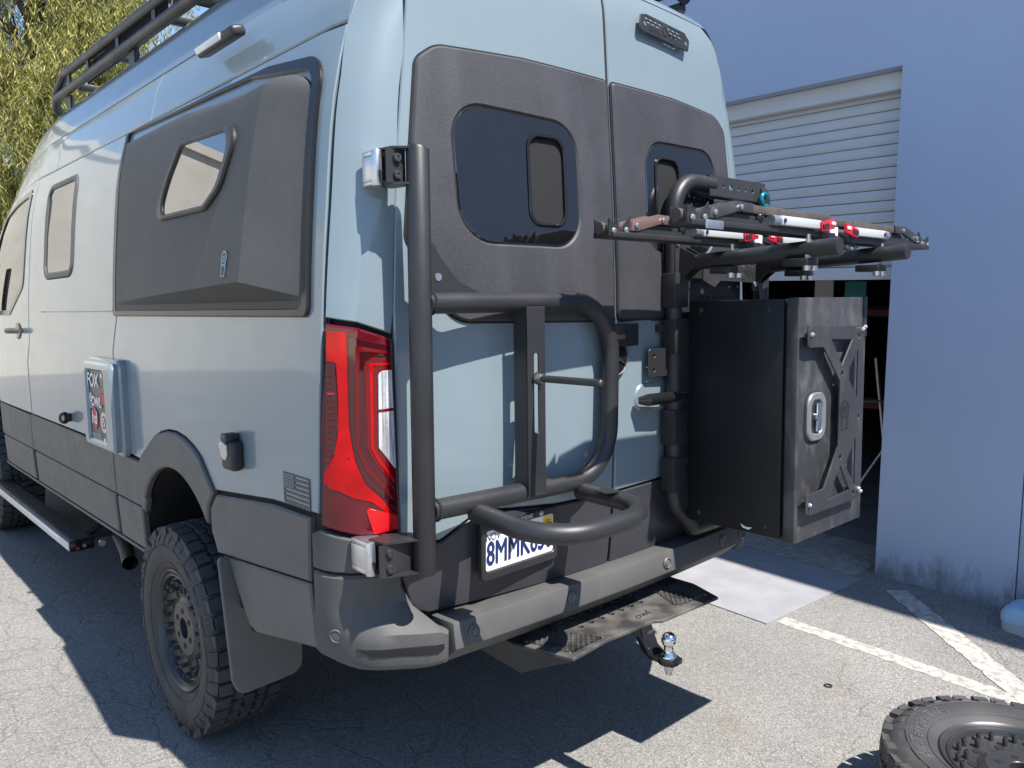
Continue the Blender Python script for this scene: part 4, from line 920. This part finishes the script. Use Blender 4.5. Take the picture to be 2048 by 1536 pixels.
# ------------------------------------------------------------------ wheels (axis = local x, outer face towards -x)
TP = [(.226, -.100), (.240, -.116), (.262, -.130), (.295, -.139), (.325, -.140), (.352, -.136), (.374, -.126), (.389, -.108), (.394, -.08), (.395, 0)]
def side_x(r): return float(np.interp(r, [p[0] for p in TP], [p[1] for p in TP]))
_wd = {}
def wheel_meshes():
    tmp = empty('wheel_master')
    prof = TP+[(r, -x) for r, x in TP[-2::-1]]
    ty = G().lathe(prof, (0, 0, 0), (1, 0, 0), 96).build('tyre', RUBBER, tmp, ang=50)
    # tread: interlocking blocks and shoulder lugs
    g = G(); NB = 40; pt = 2*math.pi/NB
    def blk(poly, r0, r1, a0, ch=.003):
        n = len(poly); cx = sum(p[0] for p in poly)/n; cy = sum(p[1] for p in poly)/n
        vs = []
        for r, k in ((r0, 1.0), (r1-ch, 1.0), (r1, .90)):
            for a, x in poly:
                aa = a0+(cx+(a-cx)*k)*pt; xx = cy+(x-cy)*k
                rr = r-.010*(abs(xx)/.13)**2
                vs.append((xx, rr*math.cos(aa), rr*math.sin(aa)))
        g.add(vs, [(j*n+i, j*n+(i+1) % n, (j+1)*n+(i+1) % n, (j+1)*n+i) for j in range(2) for i in range(n)]+[tuple(2*n+i for i in range(n))])
    for k in range(NB):
        a0 = k*pt
        z1 = [(-.44, -.022), (-.10, -.026), (.02, -.012), (.44, -.016), (.40, .010), (.12, .024), (-.02, .014), (-.42, .016)]
        blk(z1, .388, .411, a0+.15*pt)
        for s in (-1, 1):
            z2 = [(-.46, s*.030), (-.05, s*.036), (.06, s*.026), (.42, s*.030), (.46, s*.050), (.16, s*.066), (.04, s*.056), (-.40, s*.062)]
            blk(z2, .386, .411, a0+(.62 if s > 0 else .40)*pt)
            long = k % 2
            z3 = [(-.42, s*.072), (-.02, s*.078), (.08, s*.070), (.38, s*.072), (.40, s*(.128 if long else .120)), (-.36, s*(.130 if long else .122))]
            blk(z3, .380, .413, a0+(.1 if s > 0 else .9)*pt)
            # lug running down the sidewall
            lo = .338 if long else .352; vs = []
            for r, o_ in ((.405, .002), (.385, .006), (.366, .006), (lo, .004), (lo-.006, -.002)):
                for a in (-.38+(.06 if r < .37 else 0), .34-(.10 if r < .36 else 0)):
                    aa = a0+(.1 if s > 0 else .9)*pt+a*pt; xx = s*(-side_x(min(r, .389))+o_) if r < .39 else s*.127
                    vs.append((xx, r*math.cos(aa), r*math.sin(aa)))
            n0 = len(vs)
            for r, o_ in ((.405, -.012), (.385, -.014), (.366, -.01), (lo, -.008), (lo-.006, -.008)):
                for a in (-.40, .36):
                    aa = a0+(.1 if s > 0 else .9)*pt+a*pt; xx = s*(-side_x(min(r, .389))+o_) if r < .39 else s*.115
                    vs.append((xx, r*math.cos(aa), r*math.sin(aa)))
            fs_ = [(2*i, 2*i+1, 2*i+3, 2*i+2) for i in range(4)]+[(2*i, 2*i+2, n0+2*i+2, n0+2*i) for i in range(4)]+[(2*i+1, 2*i+3, n0+2*i+3, n0+2*i+1) for i in range(4)]
            g.add(vs, fs_)
    td = g.build('tread_blocks', RUBBER, tmp, ang=30); td['kind'] = 'stuff'
    # raised sidewall lettering and rings
    def arc_text(name, s_, mid, size, rr=.300, sx=1.0):
        v, f = text_pts(s_, size); g = G()
        def mp(x, y, o):
            r = rr+y; a = mid-x*sx/rr
            return (side_x(r)-o, r*math.sin(a)*1.0, r*math.cos(a))
        g.add([mp(x, y, .0022) for x, y in v], f)
        o = g.build(name, mat_let, tmp); o['kind'] = 'stuff'; return o
    arc_text('sidewall_letters', 'All-Terrain T/A', R(-40), .060, .300); arc_text('sidewall_letters', 'LT275/70R17', R(140), .040, .300); arc_text('sidewall_letters', 'All-Terrain T/A', R(-220+0), .060, .300) if False else None
    G().lathe([(.266, -.1325), (.268, -.1345), (.270, -.134)], (0, 0, 0), (1, 0, 0), 96).lathe([(.333, -.1395), (.335, -.1425), (.337, -.1385)], (0, 0, 0), (1, 0, 0), 96).build('sidewall_ring', RUBBER, tmp)
    rp = [(.225, -.098), (.236, -.112), (.238, -.119), (.233, -.123), (.227, -.119), (.222, -.110), (.217, -.108), (.215, -.112), (.210, -.114), (.207, -.110), (.205, -.099), (.201, -.091), (.194, -.0875), (.150, -.084), (.128, -.084), (.124, -.0885), (.110, -.093), (.105, -.097), (.042, -.098), (.040, -.096), (.038, -.04), (.036, -.03), (.036, 0), (.215, .0), (.215, .10), (.232, .108)]
    G().lathe(rp, (0, 0, 0), (1, 0, 0), 72).build('rim', RIMM, tmp, ang=32)
    lug = G().cyl((-.0992, 0, 0), (-.08, 0, 0), .0115, 14).build('lug_hole', BLACK, tmp)
    vent = G().cyl((-.0860, 0, 0), (-.07, 0, 0), .014, 14).build('vent_hole', BLACK, tmp)
    G().cyl((-.041, 0, 0), (-.039, 0, 0), .0385, 20).build('centre_bore', BLACK, tmp)
    sg_ = G(); sg_.lathe([(.0082, -.084), (.0082, -.112), (.0070, -.114), (.0045, -.114), (.0045, -.106), (.0001, -.106)], (0, 0, 0), (1, 0, 0), 12)
    stud = sg_.build('rim_stud', RIMM, tmp)
    def put(o, r, a, first):
        c = o if first else o.copy()
        if not first: COL.objects.link(c); c.parent = tmp
        c.location = (0, r*math.cos(a), r*math.sin(a))
    for k in range(6): put(lug, .068, 2*math.pi*k/6+.3, k == 0)
    for k in range(10): put(vent, .142, 2*math.pi*k/10+.15, k == 0)
    for k in range(20): put(stud, .183, 2*math.pi*(k//2)/10+(.12 if k % 2 else -.12), k == 0)
    for k in range(10): put(stud, .157, 2*math.pi*k/10+.31, False)
    return tmp
mat_let = mat('tyre_letters', (.085, .083, .082), .6)
wm = wheel_meshes()
def wheel(parent, loc, rot, name='wheel'):
    w_ = empty(name, parent, loc, rot)
    for ch in wm.children: dup(ch, w_)
    return w_
wheel(van, (-.882, 1.284, .437), (R(8), 0, 0)); wheel(van, (-.882, 4.93, .513), (R(50), 0, 0))
wheel(van, (.882, 1.284, .437), (R(70), 0, math.pi)); wheel(van, (.882, 4.93, .513), (R(20), 0, math.pi))
sp = wheel(None, (.745, -1.10, .145), (0, R(90), R(145)), 'spare_wheel')
tag(sp, 'loose all terrain wheel lying flat on the asphalt', 'wheel')
for o in list(wm.children)+[wm]: bpy.data.objects.remove(o)

# ------------------------------------------------------------------ step below the bumper, tow ball
hs = empty('hitch_step', van); Z = .620
hf = flat((0, 0, Z), (1, 0, 0), (0, 1, 0))
pl = [(-.425, .05), (-.425, -.02), (-.372, -.225), (-.19, -.205), (-.055, -.212), (.03, -.212), (.055, -.232), (.18, -.236), (.372, -.240), (.425, -.10), (.425, .05)]
holes = [circ(-.205+i*.052, -.015, .012, 12) for i in range(8)]+[circ(-.18+i*.052, -.075, .012, 12) for i in range(7)]
padL = rpoly([(-.395, -.035, .01), (-.25, -.045, .01), (-.185, -.185, .01), (-.35, -.195, .01)], 3)
padR = [(-x, y-.008) for x, y in padL]
panel('step_plate', hf, pl, holes+[padL, padR], STEP, hs, .1, .010, .0015, back=True)
def grip(pad):
    "expanded metal: a diamond mesh of raised strands"
    bx = [min(p[0] for p in pad), max(p[0] for p in pad)]; by = [min(p[1] for p in pad), max(p[1] for p in pad)]
    g = G(); pa = np.array
    step_ = .024
    for d in (1, -1):
        for k in range(-30, 60):
            c0 = bx[0]+k*step_
            seg = []
            for t in np.linspace(by[0], by[1], 26):
                x = c0+d*(t-by[0])*1.1
                if inpoly(np.array([(x, t)]), pad)[0]: seg.append((x, t))
            if len(seg) > 2:
                a, b = seg[0], seg[-1]; v = Vector((b[0]-a[0], b[1]-a[1], 0)); n_ = Vector((-v.y, v.x, 0)).normalized()*.0028
                mid = Vector(((a[0]+b[0])/2, (a[1]+b[1])/2, Z-.001+.0008*d))
                g.obox(mid, v/2, n_, (0, 0, .0045))
    o = g.build('grip_mesh', STEP, hs); o['kind'] = 'stuff'
    for x, y in (pad[1], pad[len(pad)//3], pad[len(pad)*2//3], pad[-2]): G().cyl((x, y, Z), (x, y, Z+.003), .005, 8).build('rivet', ZINC, hs)
    G().add([(x, y, Z-.012) for x, y in pad], [tuple(range(len(pad)))]).build('pad_backing', BLACK, hs)
grip(padL); grip(padR)
for s in (-1, 1):
    sp_ = [(.20, .600), (.20, .545), (-.06, .535), (-.228, .612), (-.02, .616)]
    G().prism(sp_, (s*.425, 0, 0), (s*.0, 1, 0), (0, 0, 1), (s*.006, 0, 0)).build('side_plate', SATIN, hs) if False else None
    g = G(); A_, B_, C_, D_, E_ = (s*.430, .25, .640), (s*.430, .19, .555), (s*.430, -.055, .535), (s*.374, -.228, .612), (s*.428, -.02, .617)
    ins = lambda p: (p[0]-s*.006, p[1], p[2]); F1 = (s*.430, .25, .555)
    ring_ = [A_, F1, B_, C_, D_, E_]; g.add(ring_+[ins(p) for p in ring_], [(0, 1, 2, 3, 4, 5), (6, 7, 8, 9, 10, 11)]+[(i, (i+1) % 6, 6+(i+1) % 6, 6+i) for i in range(6)])
    g.build('side_plate', SATIN, hs, ang=10); G().cyl((s*.432, .09, .60), (s*.424, .09, .60), .009, 10).build('bolt', BLACK, hs)
G().box((-.36, .0, .585), (.36, .06, .614)).build('cross_member', SATIN, hs, bevel=.004)
G().box((-.27, -.125, .600), (.27, .0, .6125)).build('hole_light_block', BLACK, hs); G().box((-.26, -.12, .585), (-.20, .06, .599)).build('bracket', SATIN, hs); G().box((.2, -.12, .585), (.26, .06, .599)).build('bracket', SATIN, hs)  # added black plate keeps sun from passing through the step holes
text('cut_letters', 'owl', hf, .05, BLACK, hs, .001, cx=.045, cy=-.155, shear=.3)
bl = van_root('tow_ball_mount'); tag(bl, 'black tow ball mount with chromed ball in the hitch under the step', 'tow ball')
G().box((-.030, -.205, .575), (.030, .3, .612)).build('shank', SATIN, bl, bevel=.004)
G().prism([(-.205, .618), (-.165, .612), (-.205, .535), (-.245, .512), (-.335, .512), (-.335, .532), (-.262, .534), (-.236, .55)], (-.028, 0, 0), (0, 1, 0), (0, 0, 1), (.056, 0, 0)).build('drop_arm', GLOSSB, bl, bevel=.004)
G().lathe([(.0001, .512), (.036, .512), (.036, .531), (.0001, .531)], (0, -.300, 0), (0, 0, 1), 28).build('ball_seat', GLOSSB, bl, bevel=.003)
prof = [(.0001, .533), (.026, .533), (.026, .540), (.019, .546), (.016, .556), (.0165, .566)]+[(.0252*math.sin(a), .590-.0252*math.cos(a)) for a in np.linspace(.72, math.pi-.32, 12)]+[(.0001, .6140)]
G().lathe(prof, (0, -.300, 0), (0, 0, 1), 32).build('ball', CHROME, bl, ang=50)
G().lathe([(.0001, .488), (.018, .488), (.018, .511), (.0001, .511)], (0, -.300, 0), (0, 0, 1), 6).cyl((0, -.300, .474), (0, -.300, .50), .0105, 12).build('nut', ZINC, bl, ang=20)
g = G(); lf = flat((0, -.2165, .575), (1, 0, 0), (0, -.4, 1))
for k in range(6): g.add([lf(x, .022-k*.008, .0012) for x in (-.016, .016-.004*(k % 3))]+[lf(x, .0245-k*.008, .0012) for x in (.016-.004*(k % 3), -.016)], [(0, 1, 2, 3)])
g.build('stamped_lines', ALU, bl)

# ------------------------------------------------------------------ hinge brackets
def hinge_set(root, x, y, z, s=-1, h=.072, yb=.02):
    "cast hinge on the body, dark bracket to the pole"
    g = G(); X = x
    G().box((X-.026, y-.005, z-h/2), (X+.034, yb+.03, z-h/2+.013)).build('hinge_leaf', ALU, root, bevel=.004)
    G().box((X-.026, y-.005, z+h/2-.011), (X+.040, yb+.03, z+h/2+.003)).build('hinge_leaf', ALU, root, bevel=.004)
    G().cyl((X-.014, y+.002, z-h/2-.002), (X-.014, y+.002, z+h/2+.004), .0135, 18).build('hinge_knuckle', ALU, root, bevel=.002)
    G().box((X-.027, y-.001, z-h/2+.010), (X-.004, yb+.03, z+h/2-.010)).build('hinge_body', ALU, root, bevel=.005)
    G().box((X-.003, y+.006, z-h/2+.014), (X+.03, yb+.045, z+h/2-.012)).build('hinge_block', SATIN, root)

tc = van_root('tire_carrier'); tag(tc, 'black tubular wheel carrier with hoop hinged on the left rear door', 'tyre carrier')
YP = -.115; PX = -.824
G().tube([(PX+.005, YP, 2.078), (PX+.004, YP, 2.074), (PX-.004, YP, .968), (PX-.004, YP, .964)], [.027, .0305, .0305, .028], 24).build('pole', SATIN, tc, ang=50)
fp = fillet([(PX+.02, YP, 1.684), (-.070, YP, 1.684), (-.082, YP, 1.118), (PX+.02, YP, 1.132)], [0, .17, .17, 0], 12)
G().tube(fp, .0285, 20).build('frame_tube', SATIN, tc)
pfn = flat((-.440, -.150, 1.385), (1, 0, 0), (0, 0, 1))
panel('slotted_post', pfn, rrect(-.036, -.265, .036, .285, .004, 2), [slot(0, .035, .009, .118)], SATIN, tc, .08, .005, .001, back=True)
G().box((-.476, -.1495, 1.12), (-.471, -.092, 1.67)).build('post_flange', SATIN, tc)
G().lathe([(.0001, 0), (.017, 0), (.019, .002), (.019, .006), (.0001, .006)], (-.440, -.152, 1.464), (0, -1, 0), 18).build('washer', STEEL, tc)
G().lathe([(.0001, .006), (.015, .006), (.015, .020), (.0001, .020)], (-.440, -.152, 1.464), (0, -1, 0), 6).build('nut', ZINC, tc, ang=20)
rod = G(); pr_ = [(.0001, 0)]+[(.0100 if i % 2 else .0108, .0022*i) for i in range(112)]+[(.0100, .247), (.0085, .249), (.0001, .249)]
rod.lathe(pr_, (-.440, -.152, 1.464), (0, -1, .004), 12).build('threaded_rod', STEEL, tc, ang=60)
G().cyl((-.440, -.392, 1.452), (-.440, -.392, 1.478), .0035, 8).build('pin_hole', BLACK, tc)
hp = fillet([(-.655, YP-.005, 1.102), (-.655, -.43, 1.080), (-.225, -.43, 1.084), (-.225, YP-.005, 1.092)], [0, .155, .155, 0], 14)
G().tube(hp, .0285, 20).build('hoop', SATIN, tc)
for x, sx in ((-.655, 1), (-.225, -1)):
    G().prism([(0, 0), (sx*.012, -.075), (sx*.055, -.055), (sx*.05, -.01)], (x, -.215, 1.112), (1, 0, 0), (0, 1, -.03), (0, 0, .004)).build('lug', SATIN, tc)
G().prism([(0, 0), (.17, 0), (.10, .028), (.045, .085), (.02, .12), (0, .14)], (PX+.028, YP-.004, 1.712), (1, 0, 0), (0, 0, 1), (0, .006, 0)).build('gusset', SATIN, tc)
G().cyl((PX+.058, YP-.006, 1.752), (PX+.058, YP+.004, 1.752), .0105, 14).build('gusset_hole', ALU, tc)
# weld beads
g = G()
for z0 in (1.684, 1.132):
    for k in range(22):
        a = 2*math.pi*k/22; g.sphere((PX+.0335, YP+.0285*math.cos(a), z0+.0285*math.sin(a)), .0052, 6, 4)
for k in range(16): g.sphere((-.474+k*.0046, -.147, 1.668), .004, 6, 4); g.sphere((-.474+k*.0046, -.149, 1.118), .004, 6, 4)
g.build('weld_bead', SATIN, tc)['kind'] = 'stuff'
def bracket(root, z, dx=0., yb=.02, tilt=0.):
    h = .085
    hinge_set(root, -.905+dx, -.045, z, yb=yb, h=h)
    G().box((-.922+dx, -.094, z-h/2+.002), (PX-.02, -.088, z+h/2+.002)).build('bracket_plate', SATIN, root)
    for q in (h/2+.003, -h/2-.001):
        G().prism([(-.915+dx, -.03), (-.905+dx, -.094), (PX-.006, -.135), (PX-.006, -.055), (-.86+dx, -.02)], (0, 0, z+q), (1, 0, 0), (0, 1, 0), (0, 0, .005)).build('bracket_flange', SATIN, root)
    for q in (.022, -.020): G().lathe([(.0001, .007), (.005, .007), (.005, .009), (.010, .009), (.012, .003), (.012, 0)], (-.893+dx, -.094, z+q), (0, -1, 0), 14).build('bolt', STEEL, root)
bracket(tc, 2.028, .022, -.022); bracket(tc, 1.016, -.032, .005)
# inner catch by the badge
G().box((-.075, -.105, 1.535), (.085, -.099, 1.610)).build('catch_plate', SATIN, tc, bevel=.003)
G().box((-.075, -.135, 1.560), (-.02, -.10, 1.605)).build('catch_block', SATIN, tc, bevel=.004); G().cyl((-.01, -.108, 1.592), (-.01, -.099, 1.592), .010, 10).build('bolt', ZINC, tc)

# ------------------------------------------------------------------ right hand carrier with arms
cc = van_root('cargo_carrier'); tag(cc, 'black tubular carrier frame on the right rear door holding arms and storage box', 'cargo carrier')
YC = -.105
G().tube(fillet([(.50, YC, 2.105), (.275, YC, 2.100), (.283, YC, .96), (.40, YC, .84), (.78, YC, .84), (.86, YC, .96), (.855, YC, 2.10), (.80, YC, 2.10)], [0, .15, .09, .04, .04, .09, .05, 0], 12), .029, 18).build('frame_tube', SATIN, cc)
for z in (1.56, 1.24, 1.07, 1.72): G().box((.243, YC-.034, z-.065 if z < 1.5 else z-.06), (.318, YC+.026, z+.06)).build('sleeve', SATIN, cc, bevel=.004)
pf3 = flat((.46, YC-.022, 2.062), (1, 0, 0), (0, 0, 1))
panel('perforated_plate', pf3, rrect(0, 0, .375, .070, .003, 2), [circ(.03, .038, .006, 10), circ(.085, .038, .006, 10), circ(.135, .038, .009, 12), circ(.185, .036, .006, 10), circ(.235, .036, .006, 10), circ(.285, .036, .006, 10), circ(.355, .034, .006, 10)], SATINW, cc, .08, .005, .0012, back=True)
G().box((.458, YC-.0215, 2.060), (.837, YC+.025, 2.064)).build('plate_flange', SATIN, cc); G().box((.458, YC-.0215, 2.130), (.837, YC+.025, 2.134)).build('plate_flange', SATIN, cc)
panel('logo_plate', flat((.44, YC-.026, 1.70), (1, 0, 0), (0, 0, 1)), [(-.02, .055), (-.02, .145), (.40, .145), (.40, -.01), (.365, -.015), (.345, .05), (.09, .055), (.05, .03)], [circ(.24, .118, .008, 10), circ(.30, .118, .008, 10), circ(.355, .122, .006, 10), circ(.06, .10, .014, 12)], SATINW, cc, .1, .005, .001, back=True)
lpf = flat((.44, YC-.0262, 1.70), (1, 0, 0), (0, 0, 1))
text('cut_letters', 'OWL', lpf, .058, BLACK, cc, .001, cx=.29, cy=.078, bold=.0015)
owl_mark(lambda a, b, d: lpf(a+.372, b+.085, d), .060, BLACK, cc, .001)
panel('peg_plate', flat((.19, -.075, 1.615), (1, 0, 0), (0, 0, 1)), rpoly([(0, 0, .004), (.56, 0, .004), (.56, .20, .02), (.34, .16, .03), (.18, .28, .03), (0, .32, .01)]), [circ(.075, .03+k*.055, .0045, 8) for k in range(4)]+[circ(.30+i*.045, .03+j*.05, .0045, 8) for i in range(4) for j in range(2)]+[slot(.05, .255, .018, .05)], SATIN, cc, .1, .004, .001, back=True)
G().box((.22, -.10, 2.075-.50), (.245, -.06, 1.60)).build('standoff', SATIN, cc)
panel('latch_plate', flat((.175, -.10, 1.47), (1, 0, 0), (0, 0, 1)), rrect(-.03, -.05, .09, .05, .012), [circ(0, .025, .006, 8), circ(0, -.025, .006, 8)], SATIN, cc, .1, .006, .0015, back=True)
for x in (.30, .80):
    G().tube([(x, -.125, 1.812), (x, -.684, 1.840), (x, -.690, 1.840)], [.0265, .0265, .0245], 24).build('arm', SATIN, cc, ang=40)
    for z in (-1, 1):
        G().prism([(-.12, 1.875), (-.195, 1.838), (-.195, 1.800), (-.125, 1.745)], (x+z*.024-.003, 0, 0), (0, 1, 0), (0, 0, 1), (.006, 0, 0)).build('arm_gusset', SATIN, cc)
    G().box((x-.045, -.128, 1.72), (x+.045, -.118, 1.90)).build('arm_base', SATIN, cc, bevel=.002)
    for q in (1.88, 1.745): G().cyl((x-.034, -.134, q), (x-.034, -.12, q), .010, 10).build('bolt', ZINC, cc)
# S hook
hk = van_root('hook'); tag(hk, 'teal anodised S hook on the end of the perforated plate', 'hook')
G().tube([(.800+.024*math.cos(a), YC-.036-.006*math.sin(a*.5), 2.068+.024*math.sin(a)) for a in np.linspace(.4, 4.9, 16)]+[(.815+.024*math.cos(a), YC-.040, 2.022+.024*math.sin(a)) for a in np.linspace(1.9, -2.6, 16)], .0085, 10).build('hook_body', TEAL, hk)
G().sphere((.815, YC-.04, 2.022), 1, 12, 8, .016, .007, .016).build('hook_web', TEAL, hk)

# ------------------------------------------------------------------ ski racks lying across the arms
def ski_rack(arm_m):
    t = van_root('ski_rack')
    L = .78
    G().box((.0, -.036, -.004), (L, .040, .012)).build('base_rail', SATIN, t, bevel=.002)
    G().box((.01, -.026, .012), (L, -.018, .026)).box((.01, .018, .012), (L, .026, .026)).build('rail_lip', SATIN, t)
    hb = G()
    for y in (-.028, .024): hb.prism([(-.01, .0), (.085, .0), (.085, .060), (.045, .022), (-.01, .048)], (0, y, 0), (1, 0, 0), (0, 0, 1), (0, .004, 0))
    hb.box((-.008, -.024, 0), (.08, .024, .014)).build('hinge_bracket', SATIN, t)
    G().cyl((-.022, 0, .022), (-.004, 0, .022), .017, 14).build('rubber_stop', RUBPAD, t)
    for x, z in ((.008, .014), (.062, .018), (.110, .034), (.235, .056)): G().lathe([(.0001, .006), (.005, .006), (.008, .004), (.009, 0)], (x, -.031, z), (0, -1, 0), 6 if x > .1 else 12).build('bolt', ZINC, t)
    am = [(.085, .018), (.098, .046), (.215, .072), (.30, .070), (.30, .044), (.225, .044), (.115, .018)]
    G().prism(am, (0, -.030, 0), (1, 0, 0), (0, 0, 1), (0, .010, 0)).prism(am, (0, .020, 0), (1, 0, 0), (0, 0, 1), (0, .010, 0)).build('bent_arm', arm_m, t, bevel=.0015)
    G().box((.225, -.024, .044), (L-.005, .024, .068)).build('upper_bar', RUBPAD, t, bevel=.004)
    G().box((.21, -.018, .018), (.40, .02, .044)).build('rubber_pad', SATIN, t, bevel=.008)
    G().sphere((.345, -.018, .034), .016, 14, 8).build('pad_rivet', GLOSSB, t)
    G().cyl((.385, -.033, .030), (.425, -.033, .030), .0155, 18).build('silver_tube', ALU, t)
    G().box((.424, -.050, .017), (.66, -.020, .044)).build('silver_bar', SILV, t, bevel=.004)
    G().cyl((.436, -.053, .030), (.436, -.049, .030), .007, 12).build('bar_socket', STEEL, t)
    lv = G().obox((.692, -.050, .030), (.043, 0, .007), (0, .006, 0), (-.0025, 0, .015)).build('release_lever', RED, t, bevel=.003)
    G().obox((.672, -.0575, .027), (.018, 0, .003), (0, .0015, 0), (-.001, 0, .006)).build('lever_slot', BLACK, lv)
    for x in (.715, .728): G().lathe([(.0001, .004), (.005, .003), (.006, 0)], (x, -.0565, .037), (0, -1, 0), 8).build('lever_screw', LABELW, lv)
    G().box((.748, -.034, .008), (.776, -.018, .040)).build('latch_housing', LABELW, t, bevel=.003)
    G().cyl((.69, -.036, .012), (.69, -.036, -.004), .008, 10).build('latch_pin', SATIN, t)
    return t
def clamp(t, x):
    G().cyl((x-.012, -.036, -.072), (x-.012, -.036, .0), .0065, 12).build('clamp_bolt', ZINC, t); G().lathe([(.0001, 0), (.010, 0), (.010, .010), (.0001, .010)], (x-.012, -.036, -.072), (0, 0, 1), 6).build('clamp_nut', ZINC, t)
    G().box((x-.036, -.046, -.095), (x+.036, .036, -.072)).build('clamp_block', SATIN, t, bevel=.003)
    for q in (-.018, .026): G().lathe([(.0001, -.110), (.011, -.110), (.012, -.095)], (x+q, -.036, 0), (0, 0, 1), 12).build('clamp_nut', ALU, t)
MV = Matrix.Rotation(VYAW, 4, 'Z') @ Matrix.Rotation(VRAKE, 4, 'X')
racks = []
for (x, y, z, mir, m, lab) in ((-.300, -.285, 1.868, 0, BROWN, 'black ski rack with brown hinge arm nearest the rear door glass'),
                               (1.245, -.285, 1.866, 1, SATIN, 'ski rack mostly hidden behind the outer racks beside the building'),
                               (-.315, -.560, 1.880, 0, SATINW, 'outer ski rack with black hinge arm, red lever at its right end'),
                               (1.235, -.560, 1.872, 1, SATINW, 'outer ski rack reaching furthest right towards the roller door')):
    t = ski_rack(m); clamp(t, .615 if not mir else .435)
    M_ = MV @ Matrix.Translation((x, y, z))
    if mir:
        for ch in t.children_recursive:
            if ch.parent == t or True:
                me = ch.data
                if not me.get('mir'):
                    for v in me.vertices: v.co.x = -v.co.x
                    me.flip_normals(); me['mir'] = 1
    t.location = M_.to_translation(); t.rotation_euler = M_.to_euler()
    tag(t, lab, 'ski rack', 'ski racks across the carrier arms')
# clear plastic strap tag
bt = van_root('clear_tag'); tag(bt, 'clear plastic tag under the outer ski rack hinge', 'plastic tag')
G().box((-.255, -.600, 1.868), (-.175, -.592, 1.892)).build('tag_body', ALU, bt, bevel=.006)

# ------------------------------------------------------------------ storage box
sb = van_root('storage_box'); tag(sb, 'black metal storage box with X shaped mount plate on its scuffed door', 'storage box')
BX0, BX1, BZ0, BZ1 = .318, .792, .897, 1.684
bs = G(); bs.box((BX0, -.505, BZ0), (BX1, -.140, BZ1)); bs.build('body', mat('box_black', (.009, .010, .012), .42, 0, .15, 4, spec=.3, bump=.05, bscale=500), sb, bevel=.006)
G().box((BX0+.012, -.518, BZ0+.012), (BX1-.012, -.504, BZ1-.012)).build('door_seal', BLACK, sb)
dm = mat('scuffed_black_door', (.036, .036, .039), .45, 0, .3, 5, bump=.12, bscale=500, streak=((.105, .103, .106), (20, 20, 11), .48, .80), rvar=.1)
dr = G().box((BX0-.004, -.556, BZ0-.004), (BX1+.004, -.517, BZ1+.004)).build('door', dm, sb, bevel=.004)
for y, z in ((-.19, BZ1-.035), (-.45, BZ1-.035), (-.19, BZ0+.035), (-.45, BZ0+.035)): G().lathe([(.0001, .0015), (.006, .0015), (.009, 0)], (BX0-.0005, y, z), (-1, 0, 0), 14).build('rivet', SATIN, sb)
xf = flat((-.047, -.585, 0), (1, 0, 0), (0, 0, 1))
mid = 1.325
xo = [(.405, 1.602), (.735, 1.590), (.735, .985), (.405, .985), (.395, 1.0), (.395, 1.055), (.490, 1.060), (.578, 1.19), (.578, 1.41), (.470, 1.528), (.385, 1.530), (.385, 1.59)]
xh = [[(.518, 1.552), (.655, 1.546), (.588, 1.462)], [(.698, 1.512), (.698, 1.345), (.622, 1.430)], [(.698, 1.205), (.698, 1.038), (.628, 1.118)], [(.515, 1.016), (.662, 1.026), (.595, 1.120)]]
sx_ = lambda pl_: [(.395+(x-.395)*1.09, y) for x, y in pl_]
xp = panel('mount_plate', xf, sx_(xo), [sx_(h_) for h_ in xh+[circ(.592, 1.435-.0, .008, 10), circ(.592, 1.150, .008, 10), circ(.695, 1.555, .009, 10), circ(.708, 1.275, .009, 10), circ(.690, 1.010, .008, 10)]], SATINW, sb, .1, .005, .0012, back=True)
for x0, z0 in ((.372, 1.535), (.384, .99)):
    G().box((x0-.047, -.5845, z0), (x0+.043, -.5795, z0+.066)).build('mount_foot', SATINW, xp, bevel=.002)
for x, z in ((.392, 1.572), (.748, 1.578), (.765, 1.586), (.402, 1.022), (.75, 1.02), (.766, 1.008)): G().lathe([(.0001, .009), (.004, .009), (.007, .004), (.008, 0)], (x-.047, -.5855, z), (0, -1, 0), 10).build('bolt', ZINC, xp)
for x, z in ((.415, 1.57), (.725, 1.57), (.415, 1.02), (.725, 1.02)): G().cyl((x-.047, -.580, z), (x-.047, -.555, z), .012, 10).build('spacer', SATIN, xp)
owl_mark(lambda a, b, d: xf(a+.635, b+1.285, d), .075, BLACK, xp, .001)
lt = panel('latch_bezel', flat((.432, -.557, 1.300), (1, 0, 0), (0, 0, 1)), rrect(-.062, -.080, .062, .080, .045, 8), [rrect(-.036, -.055, .036, .055, .026, 8)], mat('grey_cast_bezel', (.27, .27, .28), .35, .5), sb, .05, .012, .004, .010)
panel('latch_gasket', flat((.430, -.557, 1.297), (1, 0, 0), (0, 0, 1)), rrect(-.068, -.087, .068, .087, .05, 8), (), BLACK, lt, .1, .003, .001, .002)
panel('latch_cup', flat((.432, -.557, 1.300), (1, 0, 0), (0, 0, 1)), rrect(-.040, -.060, .040, .060, .026, 8), (), STEEL, lt, .1, .002, .0005, .0035)
G().box((.424, -.572, 1.252), (.452, -.564, 1.346)).build('latch_handle', CHROME, lt, bevel=.003); G().cyl((.425, -.562, 1.300), (.425, -.576, 1.300), .014, 16).build('latch_lock', CHROME, lt)
G().box((BX1-.022, -.5585, BZ1-.135), (BX1+.0055, -.5555, BZ1+.0055)).build('corner_strip', SATIN, sb, bevel=.001)
G().prism([(0, 0), (.02, -.008), (.045, -.006), (.03, -.016), (.008, -.012)], (BX0-.0006, -.36, BZ0+.028), (0, -1, 0), (0, 0, 1), (-.0006, 0, 0)).build('paint_chip', LABELW, sb)
